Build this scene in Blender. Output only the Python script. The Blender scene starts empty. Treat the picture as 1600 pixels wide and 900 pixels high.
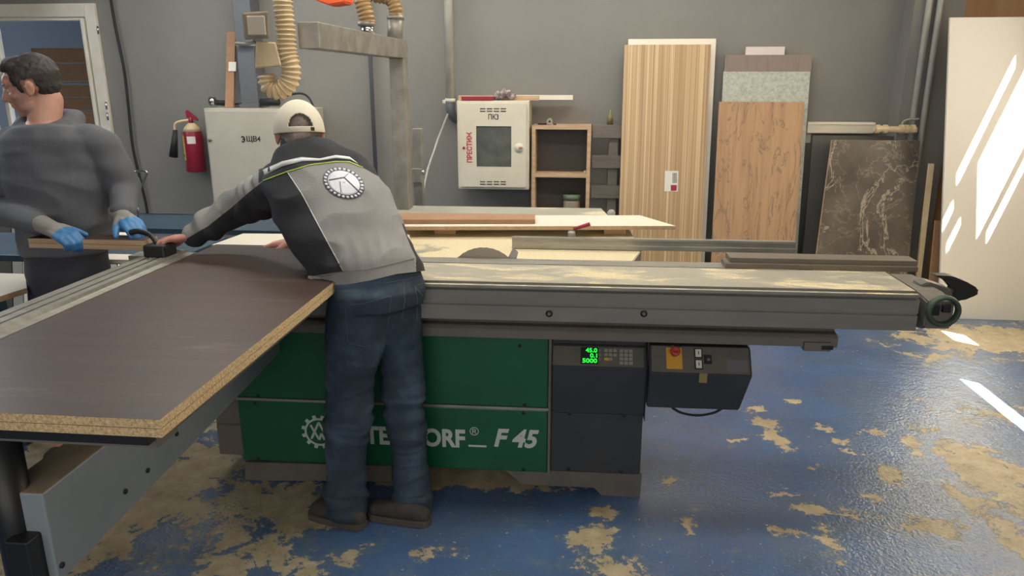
import bpy, bmesh, math, random
from mathutils import Vector, Matrix, noise
from mathutils.bvhtree import BVHTree
random.seed(7)
V = Vector
scn = bpy.context.scene
C = scn.collection

# ---------------------------------------------------------------- camera
FPX = 1164.0; PITCH = math.radians(15.65); YAW = math.atan(120/(FPX/math.cos(PITCH))); CH = 1.6
CAM = V((0, 0, CH))
cfwd = V((-math.sin(YAW)*math.cos(PITCH), math.cos(YAW)*math.cos(PITCH), -math.sin(PITCH)))
crt = V((math.cos(YAW), math.sin(YAW), 0)); cup = crt.cross(cfwd)
cd = bpy.data.cameras.new('camera'); cam = bpy.data.objects.new('camera', cd); C.objects.link(cam)
cd.sensor_width = 36; cd.lens = 36*FPX/1600; cd.clip_start = .05; cd.clip_end = 100
m = Matrix((crt, cup, -cfwd)).transposed().to_4x4(); m.translation = CAM
cam.matrix_world = m; scn.camera = cam
# ---------------------------------------------------------------- world, sun, lamps, exposure
EXPOSURE = 0.45
scn.view_settings.view_transform = 'Standard'; scn.view_settings.look = 'None'
scn.view_settings.exposure = EXPOSURE; scn.view_settings.gamma = 1; scn.view_settings.use_curve_mapping = False
w = bpy.data.worlds.new('world'); scn.world = w; w.use_nodes = True
w.node_tree.nodes['Background'].inputs[0].default_value = (1.0, .98, .94, 1)
w.node_tree.nodes['Background'].inputs[1].default_value = 0.42
SUN = V((1.0, -.8, 2.8)).normalized()
def lamp(name, kind, loc, aim, energy, col, **kw):
    l = bpy.data.lights.new(name, kind); l.energy = energy; l.color = col
    for k, v in kw.items(): setattr(l, k, v)
    o = bpy.data.objects.new(name, l); C.objects.link(o); o.location = loc
    o.rotation_euler = (V(aim)-V(loc)).to_track_quat('-Z', 'Y').to_euler()
    return o
lamp('sun', 'SUN', SUN*8, (0, 0, 0), 130, (1.0, .93, .80), angle=.006)
lamp('tube_light_near', 'AREA', (-.2, 2.6, 3.1), (-.2, 2.6, 0), 40, (1.0, .97, .88), shape='RECTANGLE', size=3.0, size_y=.5)
lamp('tube_light_far', 'AREA', (-1.0, 4.7, 3.1), (-1.0, 4.7, 0), 60, (1.0, .97, .90), shape='RECTANGLE', size=4.5, size_y=.4)
lamp('window_light_right', 'AREA', (3.2, 3.6, 1.9), (0, 3.2, .8), 38, (1.0, .86, .66), shape='RECTANGLE', size=2.6, size_y=1.6)
lamp('fill_light_behind', 'AREA', (-.5, -2.7, 2.3), (-.5, 2.6, 1.0), 70, (1.0, .97, .93), shape='RECTANGLE', size=5.5, size_y=2.2)  # added fill lamp inside the closed front wall, no window there
lamp('fill_light_left', 'AREA', (-4.6, 3.6, 2.6), (-1.8, 3.0, 1.0), 40, (.84, .91, 1.0), shape='RECTANGLE', size=1.6, size_y=1.2)  # added fill lamp to brighten the standing worker and left wall, no window

# ---------------------------------------------------------------- pixel helpers (pixel + a known plane -> point in the room)
def ray(x, y): return cfwd + crt*((x-800)/FPX) - cup*((y-450)/FPX)
def pY(x, y, Y): d = ray(x, y); return CAM + d*(Y/d.y)
def pZ(x, y, Z): d = ray(x, y); return CAM + d*((Z-CH)/d.z)
def pX(x, y, X): d = ray(x, y); return CAM + d*(X/d.x)

# ---------------------------------------------------------------- materials
def srgb(h):
    if isinstance(h, str): h = [int(h[i:i+2], 16)/255 for i in (0, 2, 4)]
    return tuple(c/12.92 if c <= .04045 else ((c+.055)/1.055)**2.4 for c in h) + (1,)
class NT:
    def __init__(s, name):
        s.m = bpy.data.materials.new(name); s.m.use_nodes = True; s.t = s.m.node_tree
        s.b = s.t.nodes['Principled BSDF']
    def n(s, ty, **kw):
        x = s.t.nodes.new(ty)
        for k, v in kw.items(): setattr(x, k, v)
        return x
    def l(s, a, b): s.t.links.new(a, b)
    def coord(s, scale=(1, 1, 1), rot=(0, 0, 0), kind='Object', loc=(0, 0, 0)):
        tc = s.n('ShaderNodeTexCoord'); mp = s.n('ShaderNodeMapping')
        mp.inputs['Scale'].default_value = scale; mp.inputs['Rotation'].default_value = rot; mp.inputs['Location'].default_value = loc
        s.l(tc.outputs[kind], mp.inputs[0]); return mp.outputs[0]
    def noise(s, vec, scale, detail=4, rough=.6, dist=0):
        x = s.n('ShaderNodeTexNoise'); x.inputs['Scale'].default_value = scale; x.inputs['Detail'].default_value = detail
        x.inputs['Roughness'].default_value = rough; x.inputs['Distortion'].default_value = dist
        s.l(vec, x.inputs['Vector']); return x.outputs['Fac']
    def ramp(s, fac, stops, interp='LINEAR'):
        x = s.n('ShaderNodeValToRGB'); x.color_ramp.interpolation = interp; e = x.color_ramp.elements
        while len(e) < len(stops): e.new(.5)
        for i, (p, c) in enumerate(stops):
            e[i].position = p; e[i].color = c if not isinstance(c, (int, float)) else (c, c, c, 1)
        s.l(fac, x.inputs[0]); return x.outputs[0]
    def mix(s, f, a, b, mode='MIX'):
        x = s.n('ShaderNodeMix', data_type='RGBA', blend_type=mode)
        for i, v in ((0, f), (6, a), (7, b)):
            if hasattr(v, 'links'): s.l(v, x.inputs[i])
            else: x.inputs[i].default_value = v
        return x.outputs[2]
    def math(s, op, a, b=0, c=0):
        x = s.n('ShaderNodeMath', operation=op)
        for i, v in enumerate((a, b, c)):
            if hasattr(v, 'links'): s.l(v, x.inputs[i])
            else: x.inputs[i].default_value = v
        return x.outputs[0]
    def bump(s, h, strength=.3, dist=.01):
        x = s.n('ShaderNodeBump'); x.inputs['Strength'].default_value = strength; x.inputs['Distance'].default_value = dist
        s.l(h, x.inputs['Height']); s.l(x.outputs[0], s.b.inputs['Normal'])
    def col(s, c):
        if hasattr(c, 'links'): s.l(c, s.b.inputs['Base Color'])
        else: s.b.inputs['Base Color'].default_value = c
    def rough(s, r):
        if hasattr(r, 'links'): s.l(r, s.b.inputs['Roughness'])
        else: s.b.inputs['Roughness'].default_value = r
def mat(name, c, rough=.5, metal=0, var=None, vs=8, vscale=(1, 1, 1), bump=0, bs=60, lo=.35, hi=.65, bdist=.004, coat=0, detail=4):
    t = NT(name); t.rough(rough); t.b.inputs['Metallic'].default_value = metal
    if coat: t.b.inputs['Coat Weight'].default_value = coat; t.b.inputs['Coat Roughness'].default_value = .15
    co = t.coord(vscale)
    if var: t.col(t.ramp(t.noise(co, vs, detail), [(lo, srgb(c)), (hi, srgb(var))]))
    else: t.col(srgb(c))
    if bump: t.bump(t.noise(co, bs, 3), bump, bdist)
    return t.m

M = {}
M['wall'] = mat('painted_wall', '797670', .7, var='807d76', vs=1.3, bump=.25, bs=40)
M['wall_right'] = mat('side_wall_paint', 'c9b59a', .8)
M['plywood'] = mat('plywood_wall', 'b98f62', .7, var='caa274', vs=3, vscale=(4, 4, .4), bump=.1)
M['ceiling'] = mat('ceiling_paint', 'b5b5b0', .9)
M['white_frame'] = mat('white_plastic', 'dcd6c8', .4, var='cfc8b8', vs=4)
M['steel'] = mat('galvanised_steel', 'a9a59d', .45, .55, var='8f8a80', vs=10, bump=.1, bs=80)
M['alu'] = mat('dusty_aluminium', 'a8a396', .38, .6, var='938f84', vs=30, vscale=(.2, 1, 1))
M['alu_dark'] = mat('anodised_face', '86837a', .42, .12, var='7d7a72', vs=14, vscale=(.3, 1, 1))
M['rail_grey'] = mat('warm_grey_paint', '6d675f', .5, .1, var='756f66', vs=6)
M['green'] = mat('machine_green_paint', '0d5a3a', .42, 0, var='0b5135', vs=3, bump=.05, bs=200)
M['dark_panel'] = mat('anthracite_paint', '303236', .5, 0, var='37393c', vs=5, bump=.08, bs=300)
M['console'] = mat('console_grey', '5a5853', .5, 0, var='635e54', vs=20)
M['black'] = mat('black_plastic', '1b1c1e', .45)
M['rubber'] = mat('black_rubber', '1f1f21', .7)
M['plinth'] = mat('plinth_grey', '5d5b57', .6, var='6e675c', vs=8)
M['arm_grey'] = mat('light_grey_enamel', '8f979a', .45, .1, var='878f92', vs=5)
M['dust_top'] = mat('dusty_grey_top', '7a7265', .8, 0, var='94836a', vs=14)
M['cabinet'] = mat('beige_enamel', 'b8b1a2', .5, 0, var='b0a999', vs=4)
M['cream'] = mat('cream_enamel', 'd4cdb9', .4, 0, var='ccc4af', vs=4)
M['red'] = mat('red_enamel', '8f2034', .35, 0)
M['redtext'] = mat('red_lettering', 'b4303a', .5)
M['blacktext'] = mat('black_lettering', '26262a', .6)
M['whitetext'] = mat('white_lettering', 'c3ccc4', .5)
M['sticker'] = mat('white_paper', 'd9d4c8', .7)
M['yellow'] = mat('yellow_label', 'd6b65a', .6, var='c8a648', vs=30)
M['amber'] = mat('amber_plate', 'cf9c35', .45)
M['hose'] = mat('beige_corrugated_plastic', 'd6c09a', .55, 0, var='c9b188', vs=10)
M['hose2'] = mat('amber_corrugated_hose', 'a98a5e', .4, 0, var='94764c', vs=14)
M['orange'] = mat('orange_plastic', 'f0652f', .5)
M['duct'] = mat('grey_duct', '66686b', .5, .1, var='5e6063', vs=4)
M['lightpipe'] = mat('light_grey_pipe', 'a5a39b', .4, .1, var='9b988f', vs=6)
M['whitepipe'] = mat('white_painted_pipe', 'c9c5b8', .45, 0, var='b8b2a2', vs=10)
M['white_board'] = mat('white_laminate', 'e6dccb', .35, 0, var='dfd4c0', vs=3)
M['white_sheet'] = mat('white_sheet_face', 'd2cec2', .45, 0)
M['board_edge'] = mat('beige_board_edge', 'b79a78', .7, 0, var='a98a66', vs=60)
M['pine'] = mat('pine_wood', 'c4a682', .6, 0, var='b29272', vs=6, vscale=(1, 1, 8))
M['brownboard'] = mat('brown_fibreboard', 'a07a5c', .7, 0, var='94704f', vs=12)
M['grey_slat'] = mat('grey_board', '7a7268', .7, 0, var='6d665c', vs=6, vscale=(1, 1, 6))
M['darkboard'] = mat('dark_grey_laminate', '4b4944', .5, 0, var='524f49', vs=4)
M['blue_steel'] = mat('dark_blue_steel', '2f4352', .45, .2, var='384c5c', vs=5)
M['chrome'] = mat('chrome', 'c8c8c8', .15, 1)
M['glass'] = None
M['skin'] = mat('skin', 'b78c7a', .55, 0, var='b5806c', vs=18)
M['skin_red'] = mat('neck_skin', 'bd8474', .55, 0, var='a86f62', vs=16)
M['hair_dark'] = mat('dark_hair', '2b2724', .6, 0, var='37312d', vs=50, bump=.5, bs=140)
M['hair_grey'] = mat('grey_brown_hair', '6f625a', .7, 0, var='85776d', vs=90, bump=.4, bs=200)
M['cap'] = mat('cream_cap_cloth', 'd3cab6', .8, 0, var='c8bea8', vs=6, bump=.2, bs=300)
M['jk_grey'] = mat('grey_work_cloth', '8d8b88', .85, 0, var='858380', vs=7, bump=.35, bs=220)
M['jk_black'] = mat('black_work_cloth', '27282c', .85, 0, var='2d2e32', vs=7, bump=.3, bs=220)
M['reflective'] = mat('reflective_tape', 'cfd0cd', .35, .2, var='bfc1bf', vs=30)
M['lime'] = mat('lime_piping', 'a9c23e', .6)
M['emblem_white'] = mat('emblem_white', 'd7d6de', .6)
M['emblem_dark'] = mat('emblem_dark', '4d4d58', .6)
M['hoodie'] = mat('dark_grey_fleece', '56575c', .9, 0, var='606166', vs=5, bump=.35, bs=180)
M['trousers'] = mat('black_trousers', '303136', .85, 0, var='393a40', vs=6, bump=.2, bs=120)
M['shoe'] = mat('grey_suede_shoe', '393633', .85, 0, var='45413c', vs=20)
M['sole'] = mat('shoe_sole', '524b43', .8)
M['glove_grey'] = mat('grey_knit_glove', '8b8883', .9, 0, bump=.5, bs=300)
M['glove_blue'] = mat('blue_latex_glove_coating', '3a72a6', .5, 0, var='457fb2', vs=30)
M['fabric_rag'] = mat('striped_work_glove', '6f605c', .9, 0, var='a79a92', vs=30, lo=.45, hi=.55)
M['eye'] = mat('eye_white', 'd8d2ca', .3)

def denim():
    t = NT('blue_denim'); co = t.coord((1, 1, 1)); big = t.noise(co, 5, 4)
    c = t.ramp(big, [(.35, srgb('2a3644')), (.52, srgb('384857')), (.7, srgb('54677a'))])
    fine = t.noise(t.coord((1, 1, .25)), 400, 2); c = t.mix(.25, c, t.ramp(fine, [(.3, .05), (.7, .5)]), 'OVERLAY')
    t.col(c); t.rough(.85); t.bump(t.noise(co, 260, 2), .3, .002); return t.m
M['denim'] = denim()
M['denim_seam'] = mat('denim_stitching', '4d5c6e', .8)
M['denim_dark'] = mat('denim_shadow_seam', '1e2a3a', .9)

def glass():
    t = NT('window_glass'); t.b.inputs['Transmission Weight'].default_value = 1; t.rough(.02); t.col((.9, .95, 1, 1))
    t.b.inputs['IOR'].default_value = 1.1; return t.m
M['glass'] = glass()
def led(name, c, s):
    t = NT(name); t.b.inputs['Emission Color'].default_value = srgb(c); t.b.inputs['Emission Strength'].default_value = s
    t.col((0, 0, 0, 1)); return t.m
M['led'] = led('green_led_digits', '1fe838', 1.6)

def wood(name, cs, scale=(14, 14, .6), vs=3, rough=.45, bump=.05, dist=1.0, knots=False, det=6):
    t = NT(name); co = t.coord(scale)
    n1 = t.noise(co, vs, det, .6, dist)
    c = t.ramp(n1, [(.28+.44*i/(len(cs)-1), srgb(x)) for i, x in enumerate(cs)])
    if knots:
        n2 = t.noise(t.coord((5, 1.2, 1.2)), 1.6, 5, .65, 2.2)
        c = t.mix(t.ramp(n2, [(.52, 0), (.56, .7), (.59, 0)]), c, srgb('6d5a4e'))
    t.col(c); t.rough(rough); t.bump(n1, bump, .003); return t.m
M['zebrano'] = wood('striped_zebrano_laminate', ['8c6f50', 'bfa27a', '9f805a', 'd0b68e', 'a88a64'], (7, .02, .02), 5, dist=.0, det=2.5)
M['oak'] = wood('knotty_oak_laminate', ['93704f', 'a88260', 'b3906a', 'a07a58'], (8, .35, .35), 2.2, dist=.5, knots=True)
M['walnut'] = wood('grey_brown_laminate', ['75675f', '85766d', '7b6c64'], (9, .5, .5), 3)
M['brown_strip'] = wood('brown_strip_laminate', ['5d5348', '6f6557', '675c4f'], (.6, 9, 12), 4)
def brownpanel():
    t = NT('dark_brown_laminate_face'); co = t.coord((.9, 14, 14)); n = t.noise(co, 2.2, 6, .65, .6)
    c = t.ramp(n, [(.3, srgb('3a2c25')), (.6, srgb('47362d')), (.75, srgb('554436'))])
    # dust scuffs
    d = t.noise(t.coord((2.0, 9, 9), loc=(3, 1, 0)), 1.6, 6, .7)
    c = t.mix(t.ramp(d, [(.58, 0), (.75, .35)]), c, srgb('9a8c7a'))
    t.col(c); t.rough(.42); t.bump(n, .05, .002); return t.m
M['brown_panel'] = brownpanel()
def chip():
    t = NT('raw_chipboard_edge'); co = t.coord((1, 1, 1)); n = t.noise(co, 140, 5, .8)
    t.col(t.ramp(n, [(.35, srgb('97774f')), (.5, srgb('cdb082')), (.65, srgb('e2cba0'))])); t.rough(.9); t.bump(n, .5, .003); return t.m
M['chip'] = chip()
def terrazzo():
    t = NT('grey_green_stone_laminate'); co = t.coord(); n = t.noise(co, 38, 5, .75)
    c = t.ramp(n, [(.36, srgb('969a90')), (.5, srgb('aaada0')), (.64, srgb('b9bbac'))]); t.col(c); t.rough(.45); return t.m
M['terrazzo'] = terrazzo()
def marble():
    t = NT('dark_marble_laminate'); co = t.coord((1, 1, 1)); n0 = t.noise(co, 3, 5)
    base = t.ramp(n0, [(.35, srgb('433c34')), (.65, srgb('655b4e'))])
    v = t.noise(co, 1.5, 9, .62, 1.2); vein = t.ramp(v, [(.488, 0), (.5, .8), (.512, 0)])
    v2 = t.noise(t.coord((1, 1, 1), loc=(4, 3, 7)), 2.6, 9, .66, 1.0); vein2 = t.ramp(v2, [(.49, 0), (.5, .55), (.51, 0)])
    c = t.mix(vein, base, srgb('b5a48d')); c = t.mix(vein2, c, srgb('a08f7a')); t.col(c); t.rough(.35); return t.m
M['marble'] = marble()
def dusty(name, base, metal, thr, rough=.4, sc=9):
    t = NT(name); co = t.coord((.45, 1.2, 1)); n = t.noise(co, sc, 9, .72, .8)
    f = t.ramp(n, [(thr, 0), (thr+.06, 1)])
    n2 = t.noise(t.coord(), 160, 3)
    dust = t.ramp(n2, [(.35, srgb('bfae8a')), (.65, srgb('d9caa6'))])
    t.col(t.mix(f, srgb(base), dust)); t.rough(t.math('MULTIPLY_ADD', f, .5, rough)); t.b.inputs['Metallic'].default_value = metal
    t.bump(f, .25, .003); return t.m
M['table_top'] = dusty('sliding_table_sawdust_top', 'a39d8c', .2, .50)
M['saw_top'] = dusty('fixed_table_sawdust_top', '98927f', .15, .36, sc=5)
M['rear_top'] = dusty('rear_table_top', 'a19d8e', 0, .52, sc=4)

def floor_mat():
    t = NT('worn_blue_floor_paint')
    tc = t.n('ShaderNodeNewGeometry'); sep = t.n('ShaderNodeSeparateXYZ'); t.l(tc.outputs['Position'], sep.inputs[0])
    X, Y = sep.outputs[0], sep.outputs[1]
    co = tc.outputs['Position']
    nw = t.n('ShaderNodeTexNoise'); nw.inputs['Scale'].default_value = 16; nw.inputs['Detail'].default_value = 7; nw.inputs['Roughness'].default_value = .72; t.l(co, nw.inputs['Vector'])
    sw_ = t.n('ShaderNodeSeparateXYZ'); t.l(nw.outputs['Color'], sw_.inputs[0])
    X = t.math('ADD', X, t.math('MULTIPLY_ADD', sw_.outputs[0], .20, -.10)); Y = t.math('ADD', Y, t.math('MULTIPLY_ADD', sw_.outputs[1], .24, -.12))
    # worn patches: (px, py) centres on the floor, radii in metres, strength
    def ell(cx, cy, rx, ry, s):
        a = t.math('DIVIDE', t.math('SUBTRACT', X, cx), rx); b = t.math('DIVIDE', t.math('SUBTRACT', Y, cy), ry)
        d = t.math('SQRT', t.math('ADD', t.math('MULTIPLY', a, a), t.math('MULTIPLY', b, b)))
        x = t.n('ShaderNodeMapRange', clamp=True); t.l(d, x.inputs[0])
        x.inputs[1].default_value = 1.25; x.inputs[2].default_value = .2; x.inputs[3].default_value = 0; x.inputs[4].default_value = s
        return x.outputs[0]
    spots = []
    for (px, py, rx, ry, s) in [(230, 770, .42, .7, .34), (420, 790, .55, .2, .30), (700, 745, .75, .14, .34), (150, 700, .9, 1.6, .26), (1186, 640, .07, .05, .36), (1192, 660, .085, .07, .40), (1212, 684, .075, .09, .40), (1232, 700, .06, .05, .36), (1150, 689, .05, .022, .36), (1242, 627, .05, .025, .36), (1290, 668, .05, .04, .36), (1312, 690, .05, .03, .36), (1328, 704, .04, .03, .34), (1365, 676, .10, .03, .34), (1266, 728, .05, .025, .36), (1225, 771, .08, .02, .32), (1046, 752, .04, .03, .36), (1075, 820, .035, .07, .36), (1300, 800, .16, .03, .30), (1292, 840, .05, .10, .34), (1240, 830, .12, .03, .28), (1430, 700, .06, .16, .27), (1540, 740, .25, .5, .27), (940, 800, .08, .05, .30),
                                (1170, 640, .06, .07, .28), (925, 840, .13, .10, .32), (965, 885, .16, .09, .36), (1290, 850, .06, .14, .22), (680, 860, .12, .07, .24), (850, 880, .1, .06, .1),
                                (1330, 700, .16, .06, .17), (1390, 740, .07, .14, .22), (1360, 775, .05, .05, .24), (1450, 820, .25, .12, .22), (1550, 800, .2, .5, .24),
                                (1560, 530, .9, .45, .30), (1480, 560, .5, .22, .16), (400, 870, .5, .22, .22), (560, 850, .2, .05, .13), (1540, 640, .35, .2, .18), (1050, 750, .05, .03, .24)]:
        c = pZ(px, py, 0); spots.append(ell(c.x, c.y, rx, ry, s))
    tot = spots[0]
    for s in spots[1:]: tot = t.math('MAXIMUM', tot, s)
    n = t.noise(co, 5.5, 10, .68, .5); n_f = t.noise(co, 26, 6, .7, .3)
    v = t.math('ADD', t.math('ADD', t.math('MULTIPLY', n, .8), t.math('MULTIPLY', n_f, .25)), tot)
    worn = t.ramp(v, [(.70, 0), (.712, 1)])
    half = t.ramp(v, [(.60, 0), (.70, .5)])
    nb = t.noise(co, 3, 5)
    blue = t.ramp(nb, [(.3, srgb('1d4a80')), (.7, srgb('2f5f96'))])
    grime = t.ramp(t.noise(co, 2.1, 8, .7, 1.0), [(.42, 0), (.68, .65)])
    blue = t.mix(grime, blue, srgb('4a5a6c'))
    blue = t.mix(half, blue, srgb('6e7472'))
    blue = t.mix(.17, blue, srgb('8b8f8a'))
    specks = t.ramp(t.math('ADD', t.noise(co, 42, 5, .65), t.math('MULTIPLY', t.noise(co, 2.4, 3), .22)), [(.775, 0), (.795, 1)])
    nt = t.noise(co, 13, 6, .7); tan = t.ramp(nt, [(.3, srgb('8f7f62')), (.5, srgb('a89877')), (.7, srgb('bbae90'))])
    col = t.mix(worn, blue, tan); col = t.mix(t.math('MULTIPLY', specks, .8), col, srgb('b5a98c'))
    t.col(col)
    t.rough(t.math('ADD', t.math('MULTIPLY', worn, .38), t.math('MULTIPLY_ADD', t.noise(co, 9, 4), .12, .18)))
    t.b.inputs['Specular IOR Level'].default_value = .75
    h = t.math('ADD', t.math('MULTIPLY', t.noise(co, 78, 3, .55), .9), t.math('MULTIPLY', t.noise(co, 12, 2), .8))
    h = t.math('SUBTRACT', h, t.math('MULTIPLY', worn, .35))
    t.b.inputs['Coat Weight'].default_value = .3; t.b.inputs['Coat Roughness'].default_value = .2; t.bump(h, .6, .007); t.l(t.b.inputs['Normal'].links[0].from_socket, t.b.inputs['Coat Normal']); return t.m
M['floor'] = floor_mat()

# ---------------------------------------------------------------- mesh helpers
WM = {}
def mk(name, bm, mt, parent=None, smooth=False, kind=None):
    """link bm (in room coordinates, or in the local frame of a rotated root) as one mesh object"""
    me = bpy.data.meshes.new(name)
    bmesh.ops.recalc_face_normals(bm, faces=bm.faces)
    if parent is None:
        xs = [v.co for v in bm.verts]
        o0 = V(((min(c.x for c in xs)+max(c.x for c in xs))/2, (min(c.y for c in xs)+max(c.y for c in xs))/2, min(c.z for c in xs)))
    else: o0 = parent.get('_o') and V(parent['_o']) or V((0, 0, 0))
    bm.transform(Matrix.Translation(-o0)); bm.to_mesh(me); bm.free()
    o = bpy.data.objects.new(name, me); C.objects.link(o)
    for x in (mt if isinstance(mt, (list, tuple)) else [mt]): me.materials.append(x)
    if parent is None: o.location = o0; o['_o'] = tuple(o0)
    else: o.parent = parent; o['_o'] = tuple(o0)
    if smooth: me.polygons.foreach_set('use_smooth', [True]*len(me.polygons))
    if kind: o['kind'] = kind
    return o
def sharp(o, ang=40):
    me = o.data; me.polygons.foreach_set('use_smooth', [True]*len(me.polygons))
    bm = bmesh.new(); bm.from_mesh(me)
    for e in bm.edges:
        if len(e.link_faces) == 2 and e.calc_face_angle(0) > math.radians(ang): e.smooth = False
    bm.to_mesh(me); bm.free(); return o
def tag(o, label, cat, group=None):
    o['label'] = label; o['category'] = cat
    if group: o['group'] = group
    return o
def empty(name, loc, label, cat, group=None, rz=0):
    o = bpy.data.objects.new(name, None); C.objects.link(o); o.location = loc; o.empty_display_size = .1
    o.rotation_euler.z = rz; o['_o'] = tuple(loc) if rz == 0 else (0, 0, 0)
    return tag(o, label, cat, group)
def B(): return bmesh.new()
def box(bm, a, b, bev=0):
    a, b = V(a), V(b); lo = V(map(min, a, b)); hi = V(map(max, a, b))
    vs = [bm.verts.new((x, y, z)) for x in (lo.x, hi.x) for y in (lo.y, hi.y) for z in (lo.z, hi.z)]
    fs = [bm.faces.new([vs[i] for i in q]) for q in ((0, 1, 3, 2), (4, 6, 7, 5), (0, 4, 5, 1), (2, 3, 7, 6), (0, 2, 6, 4), (1, 5, 7, 3))]
    if bev: bmesh.ops.bevel(bm, geom=list({e for f in fs for e in f.edges}), offset=bev, segments=2, affect='EDGES', profile=.5)
    return vs
def hexa(bm, p, bev=0):
    """8 points: bottom/front loop 0-3 and the opposite loop 4-7"""
    vs = [bm.verts.new(q) for q in p]
    fs = [bm.faces.new([vs[i] for i in q]) for q in ((0, 1, 2, 3), (7, 6, 5, 4), (0, 4, 5, 1), (1, 5, 6, 2), (2, 6, 7, 3), (3, 7, 4, 0))]
    if bev: bmesh.ops.bevel(bm, geom=list({e for f in fs for e in f.edges}), offset=bev, segments=2, affect='EDGES', profile=.5)
def prism(bm, pts, vec, bev=0):
    a = [bm.verts.new(p) for p in pts]; b = [bm.verts.new(V(p)+V(vec)) for p in pts]
    n = len(a); fs = [bm.faces.new(a), bm.faces.new(b[::-1])]
    for i in range(n): fs.append(bm.faces.new((a[i], b[i], b[(i+1) % n], a[(i+1) % n])))
    if bev: bmesh.ops.bevel(bm, geom=list({e for f in fs for e in f.edges}), offset=bev, segments=2, affect='EDGES')
def frame_of(d):
    d = V(d).normalized(); u = d.cross(V((0, 0, 1)))
    if u.length < .01: u = V((1, 0, 0))
    u.normalize(); return u, d.cross(u)
def cone(bm, p, q, r1, r2=None, seg=20, caps=True):
    r2 = r1 if r2 is None else r2; p, q = V(p), V(q); u, v = frame_of(q-p)
    A = [bm.verts.new(p+(u*math.cos(t)+v*math.sin(t))*r1) for t in [2*math.pi*i/seg for i in range(seg)]]
    Bv = [bm.verts.new(q+(u*math.cos(t)+v*math.sin(t))*r2) for t in [2*math.pi*i/seg for i in range(seg)]]
    for i in range(seg): bm.faces.new((A[i], A[(i+1) % seg], Bv[(i+1) % seg], Bv[i]))
    if caps: bm.faces.new(A[::-1]); bm.faces.new(Bv)
def smoothpath(pts, n=8):
    pts = [V(p) for p in pts]; P = [pts[0]*2-pts[1]]+pts+[pts[-1]*2-pts[-2]]; out = []
    for i in range(1, len(P)-2):
        for k in range(n):
            t = k/n; a, b, c, d = P[i-1:i+3]
            out.append(.5*((2*b)+(c-a)*t+(2*a-5*b+4*c-d)*t*t+(3*b-a-3*c+d)*t**3))
    out.append(pts[-1]); return out
def tube(bm, path, r, seg=12, caps=True):
    """r: radius or function of arc length"""
    n = len(path); u, _ = frame_of(path[1]-path[0]); rings = []; s = 0
    for i, p in enumerate(path):
        t = (path[min(i+1, n-1)]-path[max(i-1, 0)]).normalized()
        if i: s += (p-path[i-1]).length
        u = (u-t*u.dot(t)).normalized(); v = t.cross(u); rr = r(s) if callable(r) else r
        rings.append([bm.verts.new(p+(u*math.cos(a)+v*math.sin(a))*rr) for a in [2*math.pi*k/seg for k in range(seg)]])
    for a, b in zip(rings, rings[1:]):
        for k in range(seg): bm.faces.new((a[k], a[(k+1) % seg], b[(k+1) % seg], b[k]))
    if caps: bm.faces.new(rings[0][::-1]); bm.faces.new(rings[-1])
def resample(path, step):
    out = [path[0]]; acc = 0
    for a, b in zip(path, path[1:]):
        L = (b-a).length; d = step-acc
        while d <= L: out.append(a.lerp(b, d/L)); d += step
        acc = (acc+L) % step if L else acc
    return out
def lathe(bm, base, prof, seg=28, axis=(0, 0, 1)):
    ax = V(axis).normalized(); u, v = frame_of(ax); rings = []
    for r, h in prof:
        rings.append([bm.verts.new(V(base)+ax*h+(u*math.cos(t)+v*math.sin(t))*r) for t in [2*math.pi*k/seg for k in range(seg)]])
    for a, b in zip(rings, rings[1:]):
        for k in range(seg): bm.faces.new((a[k], a[(k+1) % seg], b[(k+1) % seg], b[k]))
    bm.faces.new(rings[0][::-1]); bm.faces.new(rings[-1])
def text(name, s, o, xd, ud, wd, ht, mt, parent, bold=.012, depth=.001, shear=0, vertical=False):
    """lettering fitted to a width and height, standing on a surface"""
    cu = bpy.data.curves.new(name, 'FONT'); cu.body = s; cu.offset = bold; cu.shear = shear; cu.extrude = .01; cu.resolution_u = 4
    t = bpy.data.objects.new(name, cu); C.objects.link(t)
    bpy.context.view_layer.update()
    me = bpy.data.meshes.new_from_object(t.evaluated_get(bpy.context.evaluated_depsgraph_get()))
    bpy.data.objects.remove(t); bm = B(); bm.from_mesh(me); bpy.data.meshes.remove(me)
    xs = [v.co.x for v in bm.verts]; ys = [v.co.y for v in bm.verts]
    x0, x1, y0, y1 = min(xs), max(xs), min(ys), max(ys); xd, ud, o = V(xd).normalized(), V(ud).normalized(), V(o); nd = xd.cross(ud)
    for v in bm.verts:
        v.co = o+xd*((v.co.x-x0)/(x1-x0)*wd)+ud*((v.co.y-y0)/(y1-y0)*ht)+nd*(depth if v.co.z > 0 else .0002)
    return mk(name, bm, mt, parent)
def leaning(bm, x0, x1, yb, yt, z1, th, z0=0, xs=0):
    """board leaning on the wall: foot at yb, top at yt, height z1, thickness th towards the wall"""
    hexa(bm, [(x0, yb, z0), (x1, yb, z0), (x1, yb+th, z0), (x0, yb+th, z0), (x0+xs, yt, z1), (x1+xs, yt, z1), (x1+xs, yt+th, z1), (x0+xs, yt+th, z1)])

# ================================================================ ROOM
YW_ = 5.9; XR = 3.35; XL = -5.6; ZC = 4.3
bm = B(); box(bm, (XL-.2, -3, -.1), (XR+.2, YW_+1.6, 0)); mk('floor', bm, M['floor'], kind='structure')
bm = B(); box(bm, (XL-.2, -3, ZC), (XR+.2, YW_+.2, ZC+.12)); mk('ceiling', bm, M['ceiling'], kind='structure')
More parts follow.
